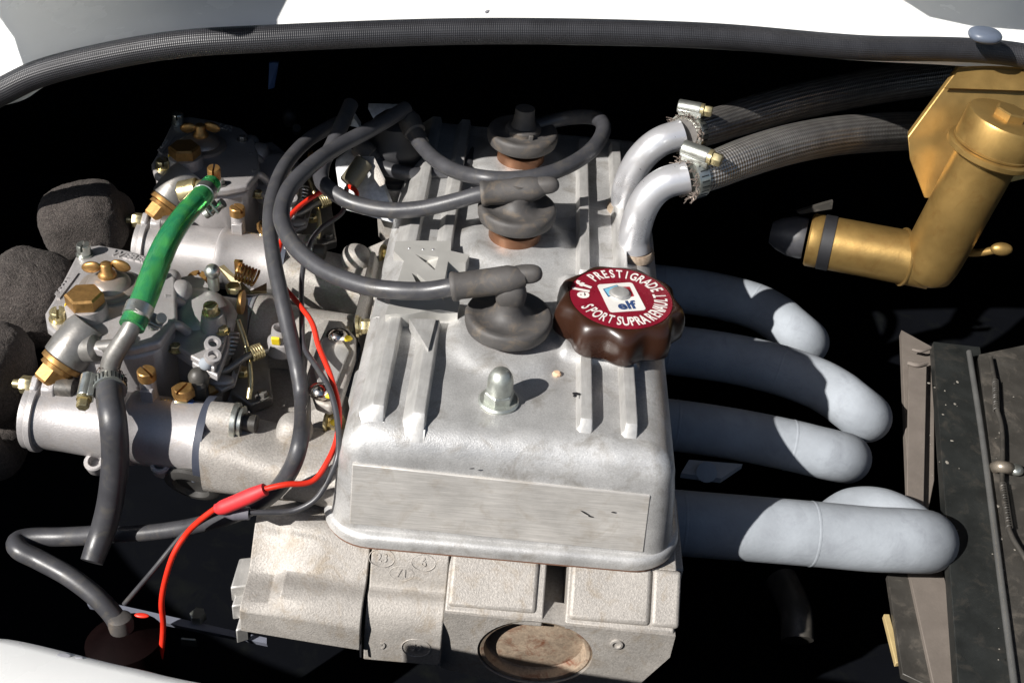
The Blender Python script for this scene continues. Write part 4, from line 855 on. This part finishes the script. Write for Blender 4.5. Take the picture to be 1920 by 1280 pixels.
# ================================================================ INTAKE MANIFOLD
def manifold(label):
    t = thing('intake_manifold', label, 'manifold', (-15, -4, -7), 'cast intake manifolds between carburettors and head')
    z0 = -5.4
    m = MB(); m.loops([[G(376, 775, -4.6), G(398, 770, -4.4), G(420, 772, -4.4), G(425, 800, -5), G(392, 800, -5.2), G(395, 890, -8.8), G(373, 868, -8.4)], [p+V((.9, .2, 0)) for p in [G(376, 775, -4.6), G(398, 770, -4.4), G(420, 772, -4.4), G(425, 800, -5), G(392, 800, -5.2), G(395, 890, -8.8), G(373, 868, -8.4)]]])
    m.build('carburettor_flange', ALUD, t, bev=.15)
    a = G(396, 838, -6.8); b_ = G(640, 872, -6.8)
    d = (b_-a).normalized()
    rg = []
    for k, (ry, rz) in ((-.2, (2.3, 2.5)), (1.5, (2.4, 2.3)), (4.5, (2.6, 1.75)), (7.5, (2.8, 1.6)), (10, (3.0, 2.0))):
        rg.append([a+d*k+V((0, math.copysign(abs(math.cos(q))**.6, math.cos(q))*ry, -.35+math.copysign(abs(math.sin(q))**.6, math.sin(q))*rz)) for q in [6.2832*j/40 for j in range(40)]])
    m = MB(); m.loops(rg); m.build('runner', ALUD, t, ang=60)
    m = MB(); m.prism([G(396, 885, -7.9), G(575, 912, -8.3), G(640, 925, -8.4), G(640, 900, -8), G(396, 868, -7.6)], (0, .6, -.7)); m.build('runner_fin', ALUD, t, bev=.12)
    m = MB(); m.prism([G(394, 800, -5), G(426, 800, -5), G(428, 848, -6.6)], (.6, .8, 0)); m.build('gusset', ALUD, t, bev=.06)
    m = MB(); bs = G(552, 800, -5.0); m.ball(bs+V((0, 0, -.6)), 1.25, 1.25, 1.5, n=2.4); m.lathe(bs-Z*2.8, Z, [(1.7, 0), (1.25, 1.4), (1.2, 2.6)], 24); m.build('stud_boss', ALUD, t, ang=60)
    # stud, washers at the carburettor end
    sa = G(405, 785, -4.6); sd_ = V((1, -.03, -.02)).normalized()
    m = MB(); m.lathe(sa, sd_, [(1.15, -.4), (1.2, .9), (1.2, 1.2)], 26); m.build('stud_lug', ALUD, t)
    m = MB(); m.lathe(sa+sd_*1.15, sd_, [(1.2, 0), (1.28, .05), (1.28, .35), (1.2, .4)], 28); m.lathe(sa+sd_*1.6, sd_, [(1.1, 0), (1.1, .25)], 24); m.build('zinc_washer', ZINC, t)
    m = MB(); m.lathe(sa+sd_*1.8, sd_, [(.6, 0), (.62, .9), (.5, 1.0)], 18); m.build('stud_end', RAIL, t)
    # head end flange with hex bolt in a slot
    m = MB(); m.prism([G(578, 770, -6.2), G(640, 740, -5.8), G(650, 800, -6.6), G(640, 860, -8), G(576, 845, -7.8)], (.4, .6, -.5)); m.build('head_flange', ALUD, t, bev=.15)
    m = MB(); m.prism([G(596, 805, -6.35), G(628, 795, -6.3), G(626, 838, -7.2), G(592, 832, -7.2)], (-.02, -.1, .1)); m.build('slot_shade', BAY, t, bev=.05)  # black sheet standing in for the shade inside the slot
    hp = G(628, 793, -5.6)
    m = MB(); m.hexn(hp+X*-.3, V((1, -.2, .2)), .62, .9); m.lathe(hp-X*.5, V((1, -.2, .2)), [(.85, 0), (.85, .18)], 22); m.build('flange_bolt', YZINC, t)
    m = MB(); m.ball(hp+V((.1, -.45, .45)), .38, .2, .3, 10, 6); m.build('paint_mark', YEL, t)
    return t
mf1 = manifold('front intake manifold runner in full sun left of the valve cover')
mf2 = dup(mf1, None, (1.0, 21.2, 0)); mf2['label'] = 'rear intake manifold runner behind the crossing ignition leads'
# rear runner of the near carburettor, insulator seam
t = thing('manifold_runner', 'shaded second manifold runner with hose barb and yellow mark', 'manifold', G(520, 600, -6))
a = V((-19.8, 7.0, -6.9)); d = V((1, -.03, -.02)).normalized()
m = MB(); m.lathe(a, d, [(2.9, -1.0), (3.1, -.6), (3.1, .3), (3.0, .35)], 36); m.build('shaded_insulator', surf('blue_grey_alloy', (.26, .26, .28), .5, .4), t)
m = MB(); m.lathe(a+d*.42, d, [(3.1, 0), (3.1, .8), (2.7, 1.4), (2.5, 3), (2.4, 7.5)], 36); m.build('runner_tube', ALUD, t, ang=60)
m = MB(); hbp = G(524, 626, -3.6); m.lathe(hbp-Z*1.6, V((.1, .1, 1)), [(1.05, 0), (1.0, 1.0), (.8, 1.15), (.78, 2.0), (.66, 2.05), (.5, 1.9), (.48, 1.2)], 24); m.build('hose_barb', ALUC, t)
m = MB(); m.box(G(517, 639, -3.6), (.3, 0, 0), (0, .1, .05), (0, -.1, .35)); m.build('paint_mark', YEL, t, bev=.05)
m = MB(); m.prism([G(540, 640, -5.5), G(630, 600, -4.6), G(600, 690, -6), G(545, 690, -7)], (.2, .6, -1)); m.build('web', ALUD, t, bev=.2)
m = MB(); m.prism([V((-19, -3.2, -8.2)), V((-12.4, -3.4, -8.4)), V((-12.4, 16, -8.4)), V((-15.5, 16, -8.3)), V((-17, 10, -8.2)), V((-19, 9, -8.2))], (0, 0, -1.2)); m.build('web_plate', ALUD, t, bev=.3)
# triangular cover plate with two domed screws
t = thing('cover_plate', 'tapered aluminium cover plate with two domed chrome screws marked yellow', 'plate', G(620, 680, -4))
m = MB(); m.prism([G(a, b, -3.6) for a, b in ((586, 612), (610, 598), (642, 600), (668, 632), (668, 660), (640, 750), (618, 762), (592, 752), (574, 700), (578, 660))], (0, 0, -.9)); m.build('plate_body', ALUD, t, bev=.2, seg=3)
m = MB(); m.prism([G(a, b, -3.5) for a, b in ((604, 640), (632, 628), (655, 662), (625, 735), (600, 742), (590, 700))], (0, 0, .25)); m.build('plate_face', ALUM, t, bev=.08)
for px, py in ((634, 632), (602, 735)):
    m = MB(); m.ball(G(px, py, -3.1), .72, .66, .55); m.lathe(G(px, py, -3.45), Z, [(.85, 0), (.85, .2)], 22); m.build('dome_screw', surf('chrome', (.66, .60, .54), .12, 1.0, blot=200), t)
    m = MB(); m.ball(G(px+15, py+ (2 if px > 620 else 6), -3.0), .42, .25, .2, 8, 6, wob=.4); m.build('paint_mark', YEL, t)
m = MB(); m.prism([G(662, 600, -4), G(695, 470, -4), G(704, 472, -4), G(690, 560, -4.5), G(672, 640, -5)], (.3, .2, -1.2)); tag(m.build('head_stay', ALUD, None, bev=.1), 'narrow grey casting strip running up beside the left cover edge', 'casting')
t = thing('side_bolt', 'brass hex bolt with washers against the left edge of the cover', 'bolt', G(680, 610, -4))
m = MB(); m.hexn(G(676, 612, -3.6), V((1, .1, .1)), .55, .8); m.lathe(G(668, 612, -3.7), V((1, .1, .1)), [(.85, 0), (.85, .2), (.7, .22), (.7, .4)], 22); m.build('bolt_head', YZINC, t)
m = MB(); m.hexn(G(548, 926, -10.6), V((-.6, -.7, .3)), .75, .9); m.lathe(G(560, 930, -10.8), V((-.6, -.7, .3)), [(.95, 0), (.95, .25)], 22); tag(m.build('head_bolt', YZINC), 'yellowish hex bolt on the head beside the crimp sleeves', 'bolt')
m = MB(); m.prism([G(a, b, -10.6) for a, b in ((560, 955), (600, 890), (626, 880), (640, 930), (640, 1000), (590, 1000))], (0, 0, -1)); tag(m.build('head_corner', ALUD, None, bev=.25), 'pale corner of the head casting under the left cover flange', 'casting')
m = MB(); m.tube([G(548, 985, -11), G(575, 975, -10.9), G(592, 984, -11)], .45, 10); tag(m.build('rubber_stub', RAIL), 'dark stub just above the left end of the head casting', 'stub')
# linkage between the carburettors
t = thing('throttle_linkage', 'throttle linkage with ball joint and springs between the carburettors', 'linkage', G(420, 530, -4))
m = MB(); m.ball(G(398, 509, -.8), .58); m.lathe(G(400, 530, -2.0), Z, [(.42, -.6), (.42, .5), (.3, .8), (.3, 1.0)], 16); m.build('ball_joint', ZINC, t)
m = MB(); m.spring(G(445, 508, -2.0), G(480, 522, -2.4), .62, .11, 6); m.box(G(448, 500, -1.7), (.3, 0, 0), (0, .15, .0), (0, 0, .55)); m.build('linkage_spring', BRASS, t)
m = MB(); m.prism([G(410, 500, -2.4), G(420, 496, -2.3), G(470, 545, -3.4), G(500, 530, -3.4), G(500, 545, -3.6), G(450, 548, -3.6)], (0, 0, -.25)); m.build('linkage_arm', surf('dark_brass', (.20, .16, .09), .45, .6), t)
m = MB(); m.hexn(G(438, 545, -3.2), Z, .6, .5); m.build('linkage_nut', YZINC, t)
m = MB(); m.slot(G(372, 532, -3.4), V((0, -.3, 1)), .75, .8, .6); m.build('linkage_screw', BRASS, t)

# ================================================================ GREEN FUEL HOSE, TEE PIPE, BLACK HOSE
m = MB(); m.tube([G(247, 612, .8), G(262, 580, 1.3), G(276, 545, 1.9), G(293, 500, 2.6), G(315, 450, 3.2), G(345, 405, 3.4), G(378, 368, 3.2), G(396, 346, 2.8)], [.86, .86, .88, .88, .84, .8, .78, .74], 24, 12)
tag(m.build('green_hose', GREEN, None, ang=70), 'translucent green fuel hose arching between the two carburettors', 'hose')
t = thing('fuel_tee', 'dull metal fuel tee joining the near carburettor to green and black hoses', 'fuel tee', G(210, 650, -1))
m = MB(); m.tube([G(250, 606, .9), G(240, 625, .4), G(225, 648, -.4), G(212, 670, -1.2), G(206, 692, -2), G(205, 715, -2.9)], [.6, .62, .64, .66, .66, .62], 20); m.build('tee_tube', DULL, t, ang=60)
ta, tb = G(152, 655, -1.9), G(222, 648, -.8); td = (tb-ta).normalized(); tl = (tb-ta).length
m = MB(); m.lathe(ta, td, [(.7, 0), (.92, .1), (.95, tl*.42), (.8, tl*.46), (.5, tl*.5), (.48, tl)], 22); m.build('tee_branch', DULL, t)
m = MB(); m.lathe(G(252, 600, 1.0), V((.4, .5, .7)), [(.62, 0), (.66, .1), (.62, .8)], 16); m.build('barb', ALUD, t)
t = thing('fuel_union', 'golden banjo union with pipe stub at the top end of the green hose', 'fuel union', G(370, 355, 1))
va, vb = G(338, 362, 1.5), G(400, 350, 2.3); vd = (vb-va).normalized(); vl = (vb-va).length
m = MB(); m.lathe(va, vd, [(.8, 0), (.9, .1), (.92, vl*.52), (.85, vl*.55), (.7, vl*.56), (.7, vl)], 24); m.build('union_tube', YZINC, t)
m = MB(); m.slot(G(402, 334, 2.6), V((.05, -.15, 1)), .5, 1.0, .9); m.build('union_screw', BRASS, t)
h0, h1 = G(205, 708, -2.7), GY(206, 748, -6.9)
m = MB(); m.tube([h0, h1, GY(212, 790, -8.4), GY(216, 840, -8.9), GY(214, 890, -9.2), GY(207, 940, -9.6), GY(196, 985, -10.2), GY(184, 1020, -11), GY(172, 1053, -12)], [.84, .87, .88, .88, .88, .87, .85, .82, .75], 22, 10)
tag(m.build('black_hose', RUB, None, ang=70), 'thick black rubber fuel hose hanging from the near carburettor tee', 'hose')
k3 = clamp('zinc hose clamp with slotted band at the top of the thick black hose', h0.lerp(h1, .45), h0-h1, .92, V((-1, -.25, .1)), 5, V((.1, -1, -.3)), 1.0); fray(k3, h0, h0-h1, .85, 40, 6)
def band(label, c, ax, r, sd):
    t = thing('band_clamp', label, 'hose clamp', c, 'bright pinch clamps on the green hose'); ax = V(ax).normalized()
    m = MB(); m.lathe(c-ax*.45, ax, [(r, 0), (r+.06, .02), (r+.06, .88), (r, .9)], 28); m.build('band', ZINC, t)
    sd = V(sd); sd = (sd-ax*sd.dot(ax)).normalized(); tn = ax.cross(sd)
    m = MB(); m.box(c+sd*(r+.5), sd*.45, ax*.4, tn*.1); m.box(c+sd*(r+.5)+tn*.5, sd*.4, ax*.4, tn*.08); m.build('pinch_ear', ZINC, t, bev=.05)
    m = MB(); m.lathe(c+sd*(r+.55)-tn*.4, tn, [(.36, -.3), (.36, 0), (.18, 0), (.18, 1.1), (.38, 1.1), (.38, 1.45), (.3, 1.5)], 16); m.build('pinch_screw', ZINC, t)
    return t
band('bright pinch clamp at the lower end of the green hose', G(259, 584, 1.25), G(272, 552, 1.8)-G(247, 612, .8), .88, G(292, 598, .6)-G(259, 584, 1.25))
band('bright pinch clamp at the upper end of the green hose', G(384, 362, 3.1), G(396, 346, 2.8)-G(372, 375, 3.25), .78, G(412, 376, 2)-G(384, 362, 3.1))

# ================================================================ FOAM AIR FILTERS
ftex = bpy.data.textures.new('foam_pores', 'CLOUDS'); ftex.noise_scale = .0013; ftex.noise_depth = 2
def fuzz(o):
    d = o.modifiers.new('pores', 'DISPLACE'); d.texture = ftex; d.strength = .0009; d.texture_coords = 'LOCAL'
def foam(label, c, ax3, n=2.8, rot=None, wob=.05):
    m = MB(); m.ball(c, *ax3, 56, 36, n, rot, wob); o = m.build('foam_filter', FOAM, None, ang=180, sub=1); fuzz(o); return tag(o, label, 'air filter', 'grey foam air filter socks')
foam('far grey foam filter sock, wide and sunlit, behind the near carburettor', G(158, 413, -4.5), (3.4, 3.0, 2.9), 3.0, M.Rotation(R(-12), 3, 'Y') @ M.Rotation(R(14), 3, 'Z'))
foam('large near foam filter sock at the left edge of the picture', G(57, 558, -4.8), (3.4, 3.6, 3.4), 2.6, M.Rotation(R(10), 3, 'Y'))
foam('dark foam filter sock in the lower left corner of the filters', G(-15, 700, -5.5), (2.6, 3.6, 3.2), 2.6)
def collar(label, c, Rr, r):
    m = MB(); m.tube([c+V((.25*math.sin(2*a), Rr*math.cos(a), Rr*math.sin(a))) for a in [6.2832*k/28 for k in range(29)]], r, 18, smooth=False); o = m.build('foam_collar', FOAM, None, ang=180, sub=2); fuzz(o); return tag(o, label, 'foam collar', 'foam collars round the bellmouths')
collar('near foam collar round the front bellmouth of the near carburettor', V((-35.0, -3.9, -7.2)), 3.4, 1.5)
collar('far foam collar round the front bellmouth of the far carburettor', V((-34.0, 17.6, -7.0)), 3.2, 1.2)
# dim things along the near lower bay
m = MB(); m.prism([G(160, 1122, -22), G(200, 1128, -22), G(500, 1195, -22), G(500, 1206, -22), G(300, 1165, -22), G(165, 1135, -22)], (0, .2, -.6)); tag(m.build('cross_ledge', surf('blue_grey_paint', (.16, .17, .21), .4), None), 'thin blue grey metal ledge crossing the dark lower left bay', 'ledge')
m = MB(); m.hexn(G(372, 1160, -21.8), Z, .6, .7); tag(m.build('ledge_bolt', ZINC), 'dim bolt head standing on the blue grey ledge', 'bolt')
m = MB(); m.box(G(354, 1203, -23), (.55, 0, 0), (0, .1, 0), (0, 0, .4)); tag(m.build('ledge_tab', ZINC, None, bev=.08), 'small pale metal tab below the blue grey ledge', 'tab')
# dim items in the dark behind
m = MB(); m.prism([G(505, 118, 4), G(522, 118, 4), G(514, 165, 2), G(503, 168, 2)], (0, .4, 0)); tag(m.build('blue_strip', BLUE), 'dim blue strip hanging in the dark behind the leads', 'strip')
m = MB(); m.ball(G(543, 222, -4), .7, .6, .9); m.cyl(G(556, 246, -5), G(556, 240, -4), .4); tag(m.build('dark_connector', BLACK), 'dark glossy connector half seen in the dark behind', 'connector')
